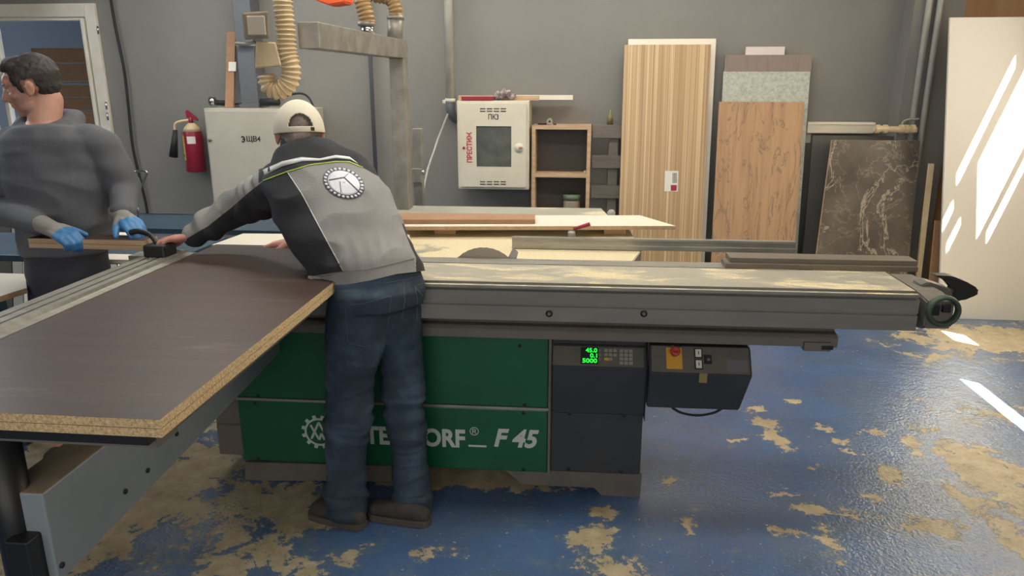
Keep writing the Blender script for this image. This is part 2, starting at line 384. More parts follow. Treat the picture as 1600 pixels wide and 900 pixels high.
# back wall, with the door opening at the left
dx0, dx1 = pY(-70, 30, YW_).x, pY(150, 60, YW_).x+.04
dz = pY(100, 6, YW_).z
bm = B()
box(bm, (dx1, YW_, 0), (2.6, YW_+.15, ZC)); box(bm, (XL-.1, YW_, 0), (dx0, YW_+.15, ZC)); box(bm, (dx0, YW_, dz), (dx1, YW_+.15, ZC))
mk('wall_back', bm, M['wall'], kind='structure')
bm = B(); box(bm, (2.6, YW_, 0), (XR+.1, YW_+.15, ZC)); mk('wall_back_plywood', bm, M['plywood'], kind='structure').name = 'trim_2'
bm = B(); box(bm, (XL-.12, -3, 0), (XL, YW_, ZC)); mk('wall_left', bm, M['wall'], kind='structure')
bm = B(); box(bm, (pY(1416, 100, 5.72).x, 5.72, 0), (2.56, YW_, ZC)); mk('trim_1', bm, M['wall'], kind='structure')
bm = B(); box(bm, (XL-.1, -3.12, 0), (XR+.1, -3, ZC)); mk('wall_front', bm, M['wall'], kind='structure')
# right wall with unseen slits shaped to cast the sun streaks: (z0, z1, y0, y1) of each opening, found by tracing the sun patches back along the sun
def back(p):
    p = V(p); t = (XR-p.x)/SUN.x; return p+SUN*t
holes = []
def patch(a, b, wid):
    """a, b: pixels on the upright white sheet (a streak's lower and upper end); wid: thickness across, metres in x"""
    A = pY(a[0], a[1], 5.22); Bp = pY(b[0], b[1], 5.22); qa, qb = back(A), back(Bp)
    zc = (qa.z+qb.z)/2; h = wid*SUN.z/SUN.x/2
    holes.append((zc-h, zc+h, min(qa.y, qb.y), max(qa.y, qb.y)))
patch((1524, 230), (1660, -10), .055); patch((1552, 262), (1680, 60), .25); patch((1552, 350), (1665, 160), .055); patch((1486, 372), (1518, 322), .045); patch((1484, 335), (1512, 285), .05)
def fpatch(a, b, wid):
    A = pZ(a[0], a[1], 0); Bp = pZ(b[0], b[1], 0); qa, qb = back(A), back(Bp); zc = (qa.z+qb.z)/2; h = wid*SUN.z/SUN.x/2
    holes.append((zc-h, zc+h, min(qa.y, qb.y), max(qa.y, qb.y)))
fpatch((1508, 594), (1625, 684), .085); fpatch((1448, 512), (1550, 545), .12)
zs = sorted({0, ZC} | {round(min(max(v, 0), ZC), 4) for h in holes for v in h[:2]}); ys = sorted({-3.0, YW_} | {round(min(max(v, -3.0), YW_), 4) for h in holes for v in h[2:]})
bm = B()
for i in range(len(zs)-1):
    run = None
    for j in range(len(ys)-1):
        zc, yc = (zs[i]+zs[i+1])/2, (ys[j]+ys[j+1])/2
        op = any(h[0] < zc < h[1] and h[2] < yc < h[3] for h in holes)
        if not op and run is None: run = ys[j]
        if op and run is not None: box(bm, (XR, run, zs[i]), (XR+.02, ys[j], zs[i+1])); run = None
    if run is not None: box(bm, (XR, run, zs[i]), (XR+.02, YW_, zs[i+1]))
mk('wall_right', bm, M['wall_right'], kind='structure')

# door: frame, leaf with a glass light, hinges; the dim space behind it
bm = B(); zt = dz
fx0, fx1 = dx0, dx1
fw = .07
box(bm, (fx0, YW_-.03, 0), (fx0+fw, YW_+.1, zt), .006); box(bm, (fx1-fw-.02, YW_-.03, 0), (fx1, YW_+.1, zt), .006); box(bm, (fx0+fw, YW_-.03, zt-.1), (fx1-fw-.02, YW_+.1, zt), .006)
door = mk('door_1', bm, M['white_frame'], kind='structure')
lx0, lx1, lz1 = fx0+fw+.01, fx1-fw-.03, zt-.11
gx0, gx1 = pY(-30, 35, YW_).x, pY(131, 40, YW_).x; gz1 = pY(80, 33, YW_).z; gz0 = .95
bm = B()
box(bm, (lx0, YW_-.045, .02), (gx0, YW_+.01, lz1), .005); box(bm, (gx1, YW_-.045, .02), (lx1, YW_+.01, lz1), .005)
box(bm, (gx0, YW_-.045, gz1), (gx1, YW_+.01, lz1), .005); box(bm, (gx0, YW_-.045, .02), (gx1, YW_+.01, gz0), .005)
gm = pY(2, 60, YW_).x; box(bm, (gm-.035, YW_-.045, gz0), (gm, YW_+.01, gz1), .005)
leaf = mk('door_leaf', bm, M['white_frame'], door)
bm = B(); box(bm, (gx0, YW_-.02, gz0), (gx1, YW_-.014, gz1)); mk('glass_pane', bm, M['glass'], leaf)
for px, py in ((153, 47), (166, 165), (168, 182)):
    p = pY(px, py, YW_-.05); bm = B(); cone(bm, p-V((0, 0, .03)), p+V((0, 0, .03)), .008); mk('hinge', bm, M['chrome'], door, True)
bm = B(); box(bm, (XL-2, YW_+1.5, 0), (dx1+.9, YW_+1.55, 3.6)); box(bm, (XL-2, YW_+.15, 3.3), (dx1+.9, YW_+1.5, 3.4)); mk('wall_beyond', bm, mat('bluish_wall_beyond', '8894a8', .8), kind='structure').name = 'wall_beyond'
st = empty('stacked_planks', (-4.6, YW_+.7, 0), 'brown wooden planks stacked on edge seen through the glass of the white door', 'planks')
x0, x1 = pY(50, 100, 6.6).x, pY(175, 100, 6.6).x
for k, (ya, yb) in enumerate(((75, 98), (99, 127), (128, 131), (133, 152), (153, 172), (173, 200), (201, 225), (226, 250))):
    za, zb = pY(100, yb, 6.6).z, pY(100, ya, 6.6).z
    bm = B(); box(bm, (x0+random.uniform(0, .03), 6.6, za+.003), (x1, 6.66, zb), .004); mk('plank', bm, M['brownboard'], st)
for xx in (x0+.05, x1-.12):
    bm = B(); box(bm, (xx, 6.62, 0), (xx+.07, 6.66, pY(100, 250, 6.6).z)); mk('support_post', bm, M['brownboard'], st)

# ================================================================ PANEL SAW (local frame, turned a touch against the wall)
SO = V((-.6, 2.6, 0)); SR = .015
saw = empty('panel_saw', SO, 'large green and grey sliding-table panel saw standing across the room', 'panel saw', rz=SR)
Ri = Matrix.Rotation(-SR, 3, 'Z')
def L(px, py, ly):      # pixel -> local point on the upright plane y = ly
    o = Ri @ (CAM-SO); d = Ri @ ray(px, py); return o+d*((ly-o.y)/d.y)
def LZ(px, py, z):
    o = Ri @ (CAM-SO); d = Ri @ ray(px, py); return o+d*((z-o.z)/d.z)
FY = .04
gl = L(370, 620, FY).x; gr = L(856, 620, FY).x; dr = L(1005, 640, FY).x
z_seam = L(600, 630, FY).z; z_gb = L(600, 727, FY).z; z_top = L(600, 520, FY).z+.03
# inner body
bm = B(); box(bm, (gl+.01, FY+.012, z_gb), (dr-.004, .62, z_top)); body = mk('machine_body', bm, M['plinth'], saw)
def panel(name, xa, xb, za, zb, mt, screws):
    bm = B(); box(bm, (xa, FY-.004, za), (xb, FY+.012, zb), .004); o = mk(name, bm, mt, saw)
    for sx, sz in screws:
        bm = B(); cone(bm, (sx, FY-.007, sz), (sx, FY-.003, sz), .006, .007, 12); mk('screw', bm, M['black'], o, True)
    return o
up = panel('upper_side_panel', gl, gr, z_seam+.006, z_top-.02, M['green'], [(L(820, 622, FY).x, z_seam+.016), (L(812, 540, FY).x, L(812, 540, FY).z), (L(404, 620, FY).x, z_seam+.016)])
lw = panel('lower_side_panel', gl+.003, gr, z_gb, z_seam-.006, M['green'], [(L(818, 640, FY).x, z_seam-.018), (L(818, 730, FY).x, z_gb+.01), (L(404, 716, FY).x, z_gb+.01), (L(400, 636, FY).x, z_seam-.018)])
bm = B(); box(bm, (gl, FY-.006, z_seam-.005), (gr+.005, FY-.001, z_seam+.005)); mk('seam_strip', bm, M['alu'], saw)
bm = B(); box(bm, (gr+.002, FY-.006, z_gb-.01), (gr+.012, FY+.02, z_top-.02)); mk('corner_strip', bm, M['rail_grey'], saw)
# dark panels on the right
pd1 = panel('upper_dark_panel', gr+.014, dr, z_seam+.008, z_top-.02, M['dark_panel'], [(L(890, 630, FY).x, z_seam+.015), (L(975, 632, FY).x, z_seam+.015)])
zb2 = L(930, 738, FY).z
pd2 = panel('lower_dark_panel', gr+.014, dr, zb2, z_seam-.004, M['dark_panel'], [(L(890, 642, FY).x, z_seam-.014), (L(975, 646, FY).x, z_seam-.014), (L(889, 732, FY).x, zb2+.012), (L(970, 736, FY).x, zb2+.012)])
# plinth: stepped foot at each end
bm = B()
pf = [(383, 722), (383, 751), (505, 751), (612, 753), (612, 728)]
prism(bm, [L(a, b, FY+.012) for a, b in pf], (0, .5, 0)); mk('plinth_foot', bm, M['plinth'], saw)
bm = B(); zf = 0
pf = [(786, 732), (816, 757), (928, 762), (940, 768), (1000, 773), (1003, 740)]
pts = [L(a, b, FY+.012) for a, b in pf]; pts[3].z = pts[4].z = 0.0; prism(bm, pts, (0, .5, 0)); mk('plinth_foot', bm, M['plinth'], saw)
# lettering and gear mark on the lower green panel
def lpoint(px, py): return L(px, py, FY-.0045)
a = lpoint(548, 695); b = lpoint(729, 695)
text('lettering', 'ALTENDORF', lpoint(531, 692), (1, 0, 0), (0, 0, 1), lpoint(727, 696).x-lpoint(531, 692).x, .080, M['whitetext'], lw, .035)
text('registered_mark', '\u00ae', lpoint(734, 680), (1, 0, 0), (0, 0, 1), .036, .036, M['whitetext'], lw, .0)
bm = B(); u = lpoint(732, 697); box(bm, u-V((0, 0, .002)), lpoint(760, 697)+V((0, -.001, .003))); mk('underscore', bm, M['whitetext'], lw)
text('model_lettering', 'F 45', lpoint(772, 698), (1, 0, 0), (0, 0, 1), lpoint(842, 700).x-lpoint(772, 698).x, .080, M['whitetext'], lw, .035, shear=.25)
gc = lpoint(499, 675); bm = B(); R0, R1, N = .052, .060, 60
for i in range(N):
    t0, t1 = 2*math.pi*i/N, 2*math.pi*(i+1)/N
    q = [gc+V((math.cos(t)*r, 0, math.sin(t)*r)) for r, t in ((R0, t0), (R1, t0), (R1, t1), (R0, t1))]; prism(bm, q, (0, -.001, 0))
for i in range(12):
    t = 2*math.pi*(i+.5)/12; u = V((math.cos(t), 0, math.sin(t))); v = V((-u.z, 0, u.x))
    prism(bm, [gc+u*R1*.98-v*.008, gc+u*(R1+.013)-v*.007, gc+u*(R1+.013)+v*.007, gc+u*R1*.98+v*.008], (0, -.001, 0))
def bar(bm, a, b, w_):
    a, b = gc+V((a[0], 0, a[1])), gc+V((b[0], 0, b[1])); d = (b-a).normalized(); n = V((-d.z, 0, d.x))*w_/2
    prism(bm, [a-n, b-n, b+n, a+n], (0, -.0012, 0))
for s in (((-.034, .03), (-.002, -.034)), ((-.034, -.03), (0, .042)), ((0, .042), (.034, -.030)), ((-.002, -.034), (.008, -.006)), ((.008, -.006), (.02, -.034)), ((.02, -.034), (.036, .028))): bar(bm, *s, .009)
mk('gear_mark', bm, M['whitetext'], lw)

# console with key pad and green digits (sloped top, proud of the dark panel)
cy0 = FY-.075; xa, xb = gr+.02, dr-.002
zc1 = L(900, 573, cy0).z; zc2 = L(930, 540, FY-.02).z
bm = B(); prism(bm, [(xa, FY-.002, zc1-.22), (xa, cy0+.035, zc1-.20), (xa, cy0, zc1), (xa, FY-.02, zc2), (xa, FY-.002, zc2)], (xb-xa, 0, 0), .003)
con = mk('console_box', bm, M['dark_panel'], saw)
A = V((0, cy0, zc1)); Bq = V((0, FY-.02, zc2)); sl = (Bq-A); su = sl.normalized(); sn = V((0, su.z, -su.y))*-1
if sn.y > 0: sn = -sn
def cpt(px, v, off=.0): # x from pixel, v 0..1 up the slope
    return V((L(px, 556, FY-.05).x, 0, 0))+A+sl*v+sn*off
def plate(bm, px0, px1, v0, v1, th=.002): prism(bm, [cpt(px0, v0, .0003), cpt(px1, v0, .0003), cpt(px1, v1, .0003), cpt(px0, v1, .0003)], sn*th)
bm = B(); plate(bm, 864, 1006, .04, .93, .003); key = mk('control_panel', bm, M['console'], con)
for i, s in enumerate(('45.0', '0.1', '5000')):
    v0 = .66-.24*i; x1p = 933; wpx = {0: 18, 1: 11, 2: 23}[i]
    bm = B()
    text('led_digits', s, cpt(x1p-wpx, v0, .0042), (1, 0, 0), su, cpt(x1p, 0).x-cpt(x1p-wpx, 0).x, sl.length*.2, M['led'], key, .02)
bm = B(); plate(bm, 907, 935, .12, .90, .0036); mk('display_window', bm, M['black'], key)
bm = B()
for r in range(3):
    for c in range(3):
        if (r, c) != (0, 2): plate(bm, 944+c*7.2, 949.5+c*7.2, .30+r*.2, .43+r*.2, .006)
for r in range(4):
    for c in range(3): plate(bm, 968+c*7.4, 973.8+c*7.4, .14+r*.185, .28+r*.185, .006)
mk('keypad', bm, mat('key_grey', '8f8d86', .6), key)
bm = B(); plate(bm, 944, 951, .30, .43, .0068); mk('yellow_key', bm, M['amber'], key)
bm = B()
for r in range(3): plate(bm, 935.5, 939.5, .3+r*.2, .43+r*.2, .0045)
mk('function_key', bm, mat('key_grey_dark', '76756f', .6), key)

# right-hand control box
by = -.08; x0, x1 = L(1014, 600, by).x, L(1175, 600, by).x
zt_ = L(1090, 540, by+.10).z; zm = L(1090, 585, by).z; zb_ = L(1090, 641, by+.02).z
prof = [(by+.03, zb_), (by, zm), (by+.07, zm+.085), (by+.07, zt_), (by+.30, zt_), (by+.30, zb_)]
bm = B(); pr = [V((x0, y, z)) for y, z in prof]; pr2 = [V((x1, y, z)) for y, z in prof]; pr2[0].x -= .03; pr2[-1].x -= .03
va = [bm.verts.new(p) for p in pr]; vb = [bm.verts.new(p) for p in pr2]; bm.faces.new(va); bm.faces.new(vb[::-1])
for i in range(6): bm.faces.new((va[i], vb[i], vb[(i+1) % 6], va[(i+1) % 6]))
bmesh.ops.bevel(bm, geom=bm.edges[:], offset=.004, segments=2, affect='EDGES')
cbx = mk('switch_box', bm, M['dark_panel'], saw)
A2 = V((0, by, zm)); S2 = V((0, .07, .085)); su2 = S2.normalized(); sn2 = V((0, -su2.z, su2.y))
def bpt(px, v, off=0): return V((L(px, 563, by+.03).x, 0, 0))+A2+S2*v+sn2*off
def bplate(bm, px0, px1, v0, v1, th, o=.0003): prism(bm, [bpt(px0, v0, o), bpt(px1, v0, o), bpt(px1, v1, o), bpt(px0, v1, o)], sn2*th)
bm = B(); bplate(bm, 1018, 1171, .04, .93, .002); sp = mk('switch_panel', bm, M['console'], cbx)
bm = B(); bplate(bm, 1041, 1066, .15, .88, .004); mk('emergency_stop_plate', bm, M['amber'], sp)
bm = B(); c = bpt(1054, .68, .004); lathe(bm, c, [(.012, 0), (.012, .014), (.017, .018), (.018, .026), (.015, .032), (.008, .034), (.008, .031)], 24, sn2); mk('emergency_stop_button', bm, mat('red_plastic', 'b03a38', .4), sp, True)
for v in (.2, .58):
    bm = B(); bplate(bm, 1085, 1098, v-.04, v+.30, .004); k = mk('push_button', bm, M['black'], sp)
    bm = B(); bplate(bm, 1087, 1096, v, v+.26, .007); mk('button_cap', bm, M['sticker'], k)
    bm = B(); bplate(bm, 1091, 1092.3, v+.08, v+.19, .0076); mk('button_mark', bm, M['blacktext'], k)
bm = B(); bplate(bm, 1100, 1112, .36, .66, .006); mk('rocker_switch', bm, M['black'], sp)
bm = B(); c = bpt(1107, .5, .006); cone(bm, c, c+sn2*.004, .006); mk('indicator', bm, M['rail_grey'], sp, True)
bm = B(); bplate(bm, 1136, 1168, .12, .52, .0028); mk('name_plate', bm, mat('plate_grey', '66656a', .4), sp)
bm = B(); q0 = L(1092, 598, by); box(bm, (q0.x, by+.0, q0.z), (q0.x+.028, by+.012, q0.z+.036)); 
lk = mk('warning_label', bm, mat('ochre_label', '8a7a4a', .6), cbx)
bm = B(); tube(bm, smoothpath([L(1050, 637, .05), L(1065, 645, .05), L(1090, 649, .05), L(1115, 645, .05), L(1130, 637, .05)]), .005, 8); mk('cable_loop', bm, M['rubber'], cbx, True)
for px, py in ((1051, 542), (1140, 549)):
    bm = B(); c = L(px, py, by+.068); cone(bm, c, c+V((0, -.008, 0)), .007); mk('screw', bm, M['rail_grey'], cbx, True)
bm = B(); box(bm, (dr+.003, FY-.05, .36), (x0-.003, .5, z_top-.02)); mk('mounting_post', bm, M['dark_panel'], saw)

# fixed beam under the sliding table
yb0 = -.02; zb0 = L(660, 525, yb0).z; zb1 = L(660, 507, yb0).z; xe = L(1310, 528, yb0).x
bm = B(); prism(bm, [(-1.0, yb0, zb0), (-1.0, yb0, zb1-.012), (-1.0, yb0+.012, zb1), (-1.0, yb0+.05, zb1), (-1.0, yb0+.05, zb1+.03), (-1.0, .26, zb1+.03), (-1.0, .26, zb0)], (xe+1.0, 0, 0), .002)
mk('guide_beam', bm, M['rail_grey'], saw)
bm = B(); c0 = L(1255, 540, yb0); box(bm, (c0.x, yb0-.012, zb0-.012), (L(1297, 540, yb0).x, yb0+.02, zb0+.02), .002); br = mk('beam_bracket', bm, M['rail_grey'], saw)
bm = B(); box(bm, (c0.x+.06, yb0-.014, zb0-.004), (c0.x+.1, yb0-.011, zb0+.01)); mk('bracket_slot', bm, M['black'], br)
# sliding table: profiled aluminium carriage
cf = -.10; Z = lambda py: L(660, py, cf).z
xr = L(1436, 480, cf).x; zt0, zt1 = .905, Z(446)
prof = [(cf, Z(497)), (cf, Z(475)), (cf+.006, Z(474)), (cf+.006, Z(472)), (cf, Z(471)), (cf+.0, Z(452)), (cf+.012, Z(450)), (cf+.012, Z(448)), (cf-.004, Z(447)), (cf-.004, Z(443)), (cf+.006, zt0-.006),
        (cf+.03, zt0-.006), (cf+.03, zt0-.014), (cf+.042, zt0-.014), (cf+.042, zt0), (.205, zt0), (.205, zt0-.05), (.16, zt0-.06), (.16, Z(497))]
bm = B(); prism(bm, [(-1.0, y, z) for y, z in prof], (xr+1.0, 0, 0)); car = mk('sliding_table', bm, [M['alu_dark'], M['table_top'], M['alu']], saw)
for p in car.data.polygons:
    if p.normal.z > .5 and p.center.z > zt0-.008: p.material_index = 1
    elif p.center.z > Z(449) and p.center.y < cf+.02: p.material_index = 2
for px in (858, 1006):
    bm = B(); c = L(px, 490, cf); cone(bm, c+V((0, .003, 0)), c+V((0, -.004, 0)), .013, .012, 20); b_ = mk('bolt', bm, M['black'], car, True)
    bm = B(); cone(bm, c+V((0, -.004, 0)), c+V((0, -.007, 0)), .006, .006, 6); mk('bolt_socket', bm, M['rail_grey'], b_)
# end cap, ring wheel and curved handle at the right end
bm = B(); e0, e1 = LZ(1432, 424, .905), LZ(1500, 460, .88)
prism(bm, [(xr, .18, .905), (xr, cf+.05, .905), (xr+.02, cf-.012, Z(452)), (xr+.02, cf-.012, Z(490)), (xr+.02, cf+.03, Z(497)), (xr, .16, Z(497))], (.09, 0, 0), .006)
bm.verts.ensure_lookup_table()
cap_ = mk('end_cap', bm, M['rail_grey'], saw)
wc = L(1474, 486, cf-.02)
bm = B(); ring = []
Nr, ns = 40, 10
for i in range(Nr):
    t = 2*math.pi*i/Nr; cdir = V((math.cos(t), 0, math.sin(t))); row = []
    for k in range(ns):
        s = 2*math.pi*k/ns; row.append(bm.verts.new(wc+cdir*(.047+.0085*math.cos(s))+V((0, .016*math.sin(s), 0))))
    ring.append(row)
for i in range(Nr):
    for k in range(ns): bm.faces.new((ring[i][k], ring[(i+1) % Nr][k], ring[(i+1) % Nr][(k+1) % ns], ring[i][(k+1) % ns]))
whl = mk('ring_wheel', bm, mat('dark_green_rubber', '3c4a38', .6), saw, True)
bm = B(); box(bm, wc+V((-.045, -.004, -.016)), wc+V((-.012, .03, .022)), .003); box(bm, wc+V((-.004, -.006, -.005)), wc+V((.022, .02, .022)), .003); mk('wheel_hub', bm, M['black'], whl)
bm = B()
hp = [(1462, 431), (1490, 432), (1512, 441), (1529, 451), (1531, 457), (1526, 464), (1508, 466), (1494, 473), (1486, 462), (1496, 452), (1484, 443)]
prism(bm, [L(x, y, .05) for x, y in hp], (0, .055, 0), .006); mk('end_handle', bm, M['black'], saw)
bm = B(); prism(bm, [L(x, y, .0) for x, y in ((1438, 446), (1452, 441), (1486, 452), (1490, 462), (1468, 470), (1446, 462))], (0, .07, 0), .004); mk('end_bracket', bm, M['console'], saw)

# fixed table, slot rail, blade, riving knife
sx1 = LZ(1000, 385, .9).x
bm = B(); box(bm, (-1.25, .215, .895), (LZ(1160, 405, .9).x, .30, .905)); box(bm, (-1.25, .215, .84), (LZ(1130, 405, .9).x, .29, .895)); mk('side_rail', bm, M['alu'], saw)
bm = B(); y0, y1 = .318, LZ(900, 356, .9).y
prism(bm, [(-.42, y0, .9), (sx1-.05, y0, .9), (sx1, y0+.2, .9), (sx1-.02, y1, .9), (-.42, y1, .9)], (0, 0, -.045), .003)
tb = mk('saw_table', bm, [M['rail_grey'], M['saw_top']], saw)
for p in tb.data.polygons:
    if p.normal.z > .5: p.material_index = 1
bm = B(); box(bm, (-.40, .36, .3), (sx1-.35, y1-.1, .85)); mk('rear_housing', bm, M['plinth'], saw)
bc = LZ(757, 402, .9); bc = V((bc.x, .309, .9+.048-.15)); bm = B(); n = 72
o1 = [V((math.cos(t)*(.15 if i % 2 else .1485), 0, math.sin(t)*(.15 if i % 2 else .1485)))+bc for i, t in enumerate([2*math.pi*k/n for k in range(n)])]
prism(bm, [p-V((0, .0015, 0)) for p in o1], (0, .003, 0)); mk('saw_blade', bm, mat('dusty_blade_steel', '9a9182', .5, .3), saw)
bm = B(); k0 = LZ(797, 398, .9); prism(bm, [(k0.x-.01, .308, .89), (k0.x+.03, .308, .89), (k0.x+.04, .308, .93), (k0.x+.02, .308, .95), (k0.x+.01, .308, .93)], (0, .003, 0)); mk('riving_knife', bm, M['steel'], saw)
# rip fence with clamp lever
ry = .50; r0, r1 = L(800, 385, ry), L(1243, 387, ry); zr0 = .903; zr1 = L(1000, 374, ry).z
bm = B(); prism(bm, [(r0.x, ry, zr0), (r0.x, ry, zr0+.018), (r0.x, ry+.004, zr0+.02), (r0.x, ry+.004, zr1-.012), (r0.x, ry, zr1-.01), (r0.x, ry, zr1), (r0.x, ry+.03, zr1), (r0.x, ry+.03, zr0+.014), (r0.x, ry+.09, zr0+.01), (r0.x, ry+.09, zr0)], (r1.x-r0.x, 0, 0), .001)
rf = mk('rip_fence', bm, M['alu'], saw)
bm = B(); c = L(893, 368, ry+.05); box(bm, (c.x-.016, ry+.032, zr1-.03), (c.x+.016, ry+.075, c.z+.018), .006); cl = mk('clamp_block', bm, M['alu'], rf)
bm = B(); cone(bm, L(896, 358, ry+.05), L(922, 350, ry+.05), .007, .009, 12); mk('clamp_lever', bm, M['red'], rf, True)
# far extension table at the back of the saw
ey0, ey1 = LZ(700, 342, .88).y, LZ(700, 322, .88).y
bm = B(); prism(bm, [(LZ(612, 345, .88).x, ey0-.1, .88), (LZ(955, 345, .88).x+.03, ey0-.1, .88), (LZ(940, 325, .88).x, ey1, .88), (LZ(615, 322, .88).x, ey1, .88)], (0, 0, -.035), .004)
et = mk('rear_extension_table', bm, M['rear_top'], saw)
bm = B(); box(bm, (-.35, ey0+.1, 0), (-.29, ey0+.16, .845)); mk('table_leg', bm, M['rail_grey'], et)
bm = B(); box(bm, (.45, ey0+.1, 0), (.51, ey0+.16, .845)); mk('table_leg', bm, M['rail_grey'], et)
bm = B(); c = LZ(955, 338, .9); lathe(bm, (c.x, c.y, .86), [(.03, 0), (.03, .02), (.02, .05), (.022, .06), (.012, .075)], 16); mk('table_knob', bm, M['lightpipe'], et, True)
bm = B(); box(bm, (-.5, y1, .80), (.2, ey0-.1, .84)); mk('table_link', bm, M['rail_grey'], saw)

# outrigger: crosscut table, fence, swing arm, telescopic post (world frame values turned into the saw frame)
def W(p): return Ri @ (V(p)-SO)
PX1 = -.826                     # right edge of the boards on it
bm = B()
for a, b in (((-1.66, 1.32, .862), (-.87, 1.40, .911)), ((-1.66, 2.32, .862), (-.90, 2.40, .911)), ((-1.66, 1.40, .862), (-1.59, 2.32, .911)), ((-.95, 1.40, .862), (-.88, 2.32, .911)), ((-1.30, 1.40, .87), (-1.24, 2.32, .905))):
    vs = box(bm, a, b)
for v in bm.verts: v.co = W(v.co)
oc = mk('crosscut_table', bm, M['rail_grey'], saw)
bm = B(); box(bm, (-1.62, 1.288, .885), (-.868, 1.315, .911)); 
for v in bm.verts: v.co = W(v.co)
mk('table_front_edge', bm, M['black'], oc)
fx0_, fx1_ = -1.655, -1.50; fz = .965
fp = [(fx0_, .915), (fx0_, fz-.005), (fx0_+.02, fz-.005), (fx0_+.02, fz), (fx0_+.045, fz), (fx0_+.045, fz-.008), (fx0_+.055, fz-.008), (fx0_+.055, fz), (fx0_+.085, fz), (fx0_+.085, fz-.008), (fx0_+.095, fz-.008), (fx0_+.095, fz), (fx0_+.12, fz), (fx0_+.125, fz-.01), (fx1_, fz-.012), (fx1_, .915)]
bm = B(); prism(bm, [V((x, .75, z)) for x, z in fp], (0, 1.93, 0))
for v in bm.verts: v.co = W(v.co)
cfence = mk('crosscut_fence', bm, M['alu'], saw)
stp = pZ(272, 383, .98)
bm = B(); box(bm, (-1.625, 2.54, fz-.004), (-1.54, 2.63, fz+.045), .008)
for v in bm.verts: v.co = W(v.co)
fs = mk('fence_stop', bm, M['black'], cfence)
bm = B(); tube(bm, [W(p) for p in smoothpath([(-1.59, 2.58, fz+.045), (-1.62, 2.59, fz+.075), (-1.67, 2.60, fz+.085), (-1.70, 2.60, fz+.08)])], lambda s: .008+s*.03, 10); mk('stop_lever', bm, M['black'], cfence, True)
ax = -1.17
T0, T1 = pX(66, 772, ax), pX(290, 597, ax); b0 = pX(107, 897, ax); b1 = pX(305, 690, ax)
bm = B()
yn = T0.y; yf = 2.75
def aline(y, p, q): return p.z+(q.z-p.z)*(y-p.y)/(q.y-p.y)
zt0_, ztf = T0.z, T0.z+.02
zb_n = aline(yn, b0, b1); zb_f = aline(yf, b0, b1)
hexa(bm, [W(p) for p in [(ax, yn, zb_n), (ax, yf, zb_f), (ax, yf, ztf), (ax, yn, zt0_), (ax-.11, yn, zb_n), (ax-.11, yf, zb_f), (ax-.11, yf, ztf), (ax-.11, yn, zt0_)]], .004)
arm = mk('swing_arm', bm, [M['arm_grey'], M['dust_top']], saw)
for p in arm.data.polygons:
    if p.normal.z > .7: p.material_index = 1
for px, py in ((195, 768), (230, 735), (275, 678), (96, 883)):
    bm = B(); c = W(pX(px, py, ax)); cone(bm, c-V((.002, 0, 0)), c+V((.004, 0, 0)), .007); mk('arm_bolt', bm, M['black'], arm, True)
# curved column where the arm joins the machine
bm = B(); cc = W((-1.30, 2.88, 0)); lathe(bm, (cc.x, cc.y, .28), [(.15, 0), (.15, .5)], 36); mk('arm_pivot_column', bm, M['rail_grey'], saw, True)
bm = B(); a_ = L(339, 640, .12).x; box(bm, (a_, .10, L(350, 710, .10).z), (gl-.004, .6, z_top-.02), .003); mk('column_cover', bm, M['rail_grey'], saw)
bm = B(); q = L(350, 663, .099); box(bm, (a_+.005, .096, q.z-.004), (gl-.01, .101, q.z+.004)); mk('cover_seam', bm, M['plinth'], saw)
# telescopic post at the near end
bm = B(); tp = pY(14, 760, 1.36); cone(bm, W((tp.x, 1.36, .34)), W((tp.x, 1.36, .862)), .040, .040, 24); post = mk('support_post', bm, M['black'], saw, True)
bm = B(); q = pY(22, 818, 1.36); cone(bm, W((q.x, 1.36, q.z-.1)), W((q.x, 1.36, q.z+.04)), .014); mk('post_spindle', bm, M['chrome'], post, True)
q = pY(34, 870, 1.30)
bm = B(); v_ = box(bm, (q.x-.038, 1.30, q.z-.085), (q.x+.018, 1.41, q.z+.035), .004)
for v in bm.verts: v.co = W(v.co)
mk('post_block', bm, [M['black']], post)
for o in (oc, arm): pass

# ================================================================ BOARDS AND LOOSE THINGS ON THE SAW
PZ = .9515
for i, (za, zb, nm) in enumerate(((.9125, .9315, 'lower'), (.932, PZ, 'upper'))):
    bm = B(); box(bm, (-1.497, 1.272, za), (PX1, 2.845, zb), .0008)
    o = mk('chipboard_sheet', bm, [M['chip'], M['brown_panel']])
    for p in o.data.polygons:
        if abs(p.normal.z) > .7: p.material_index = 1
    tag(o, {'upper': 'large dark brown faced chipboard panel, the upper of the two under the workers hands', 'lower': 'chipboard panel under the dark brown one, showing only its raw edge'}[nm], 'board')
def slab(name, quad, z0, th, mt, label, cat='board', group=None, edge=None, bev=.001):
    bm = B(); prism(bm, [V((p.x, p.y, z0)) for p in quad], (0, 0, th), bev); o = mk(name, bm, [mt, edge or mt])
    if edge:
        for p in o.data.polygons:
            if abs(p.normal.z) < .7: p.material_index = 1
    return tag(o, label, cat, group)
z = .902
wa = [pZ(600, 360, .935), pZ(1056, 359, .935), pZ(1000, 342, .935), pZ(625, 342, .935)]
o = slab('white_board', wa, .935, .018, M['white_board'], 'long white laminated board lying across the back of the saw table', edge=M['board_edge'])
for px, lab in ((700, 'left'), (960, 'right')):
    q = pZ(px, 352, .93); bm = B(); box(bm, (q.x-.05, q.y-.08, .8815 if q.y > 3.62 else .9015), (q.x+.05, q.y+.08, .9345))
    tag(mk('wooden_batten', bm, M['pine']), 'wooden batten under the %s part of the long white board on the saw table' % lab, 'batten')
q = [pZ(605, 350, .953), pZ(836, 350, .953), pZ(836, 341, .953), pZ(625, 339, .953)]
slab('brown_board', q, .9535, .020, M['brownboard'], 'narrow brown fibreboard strip resting on the long white board')
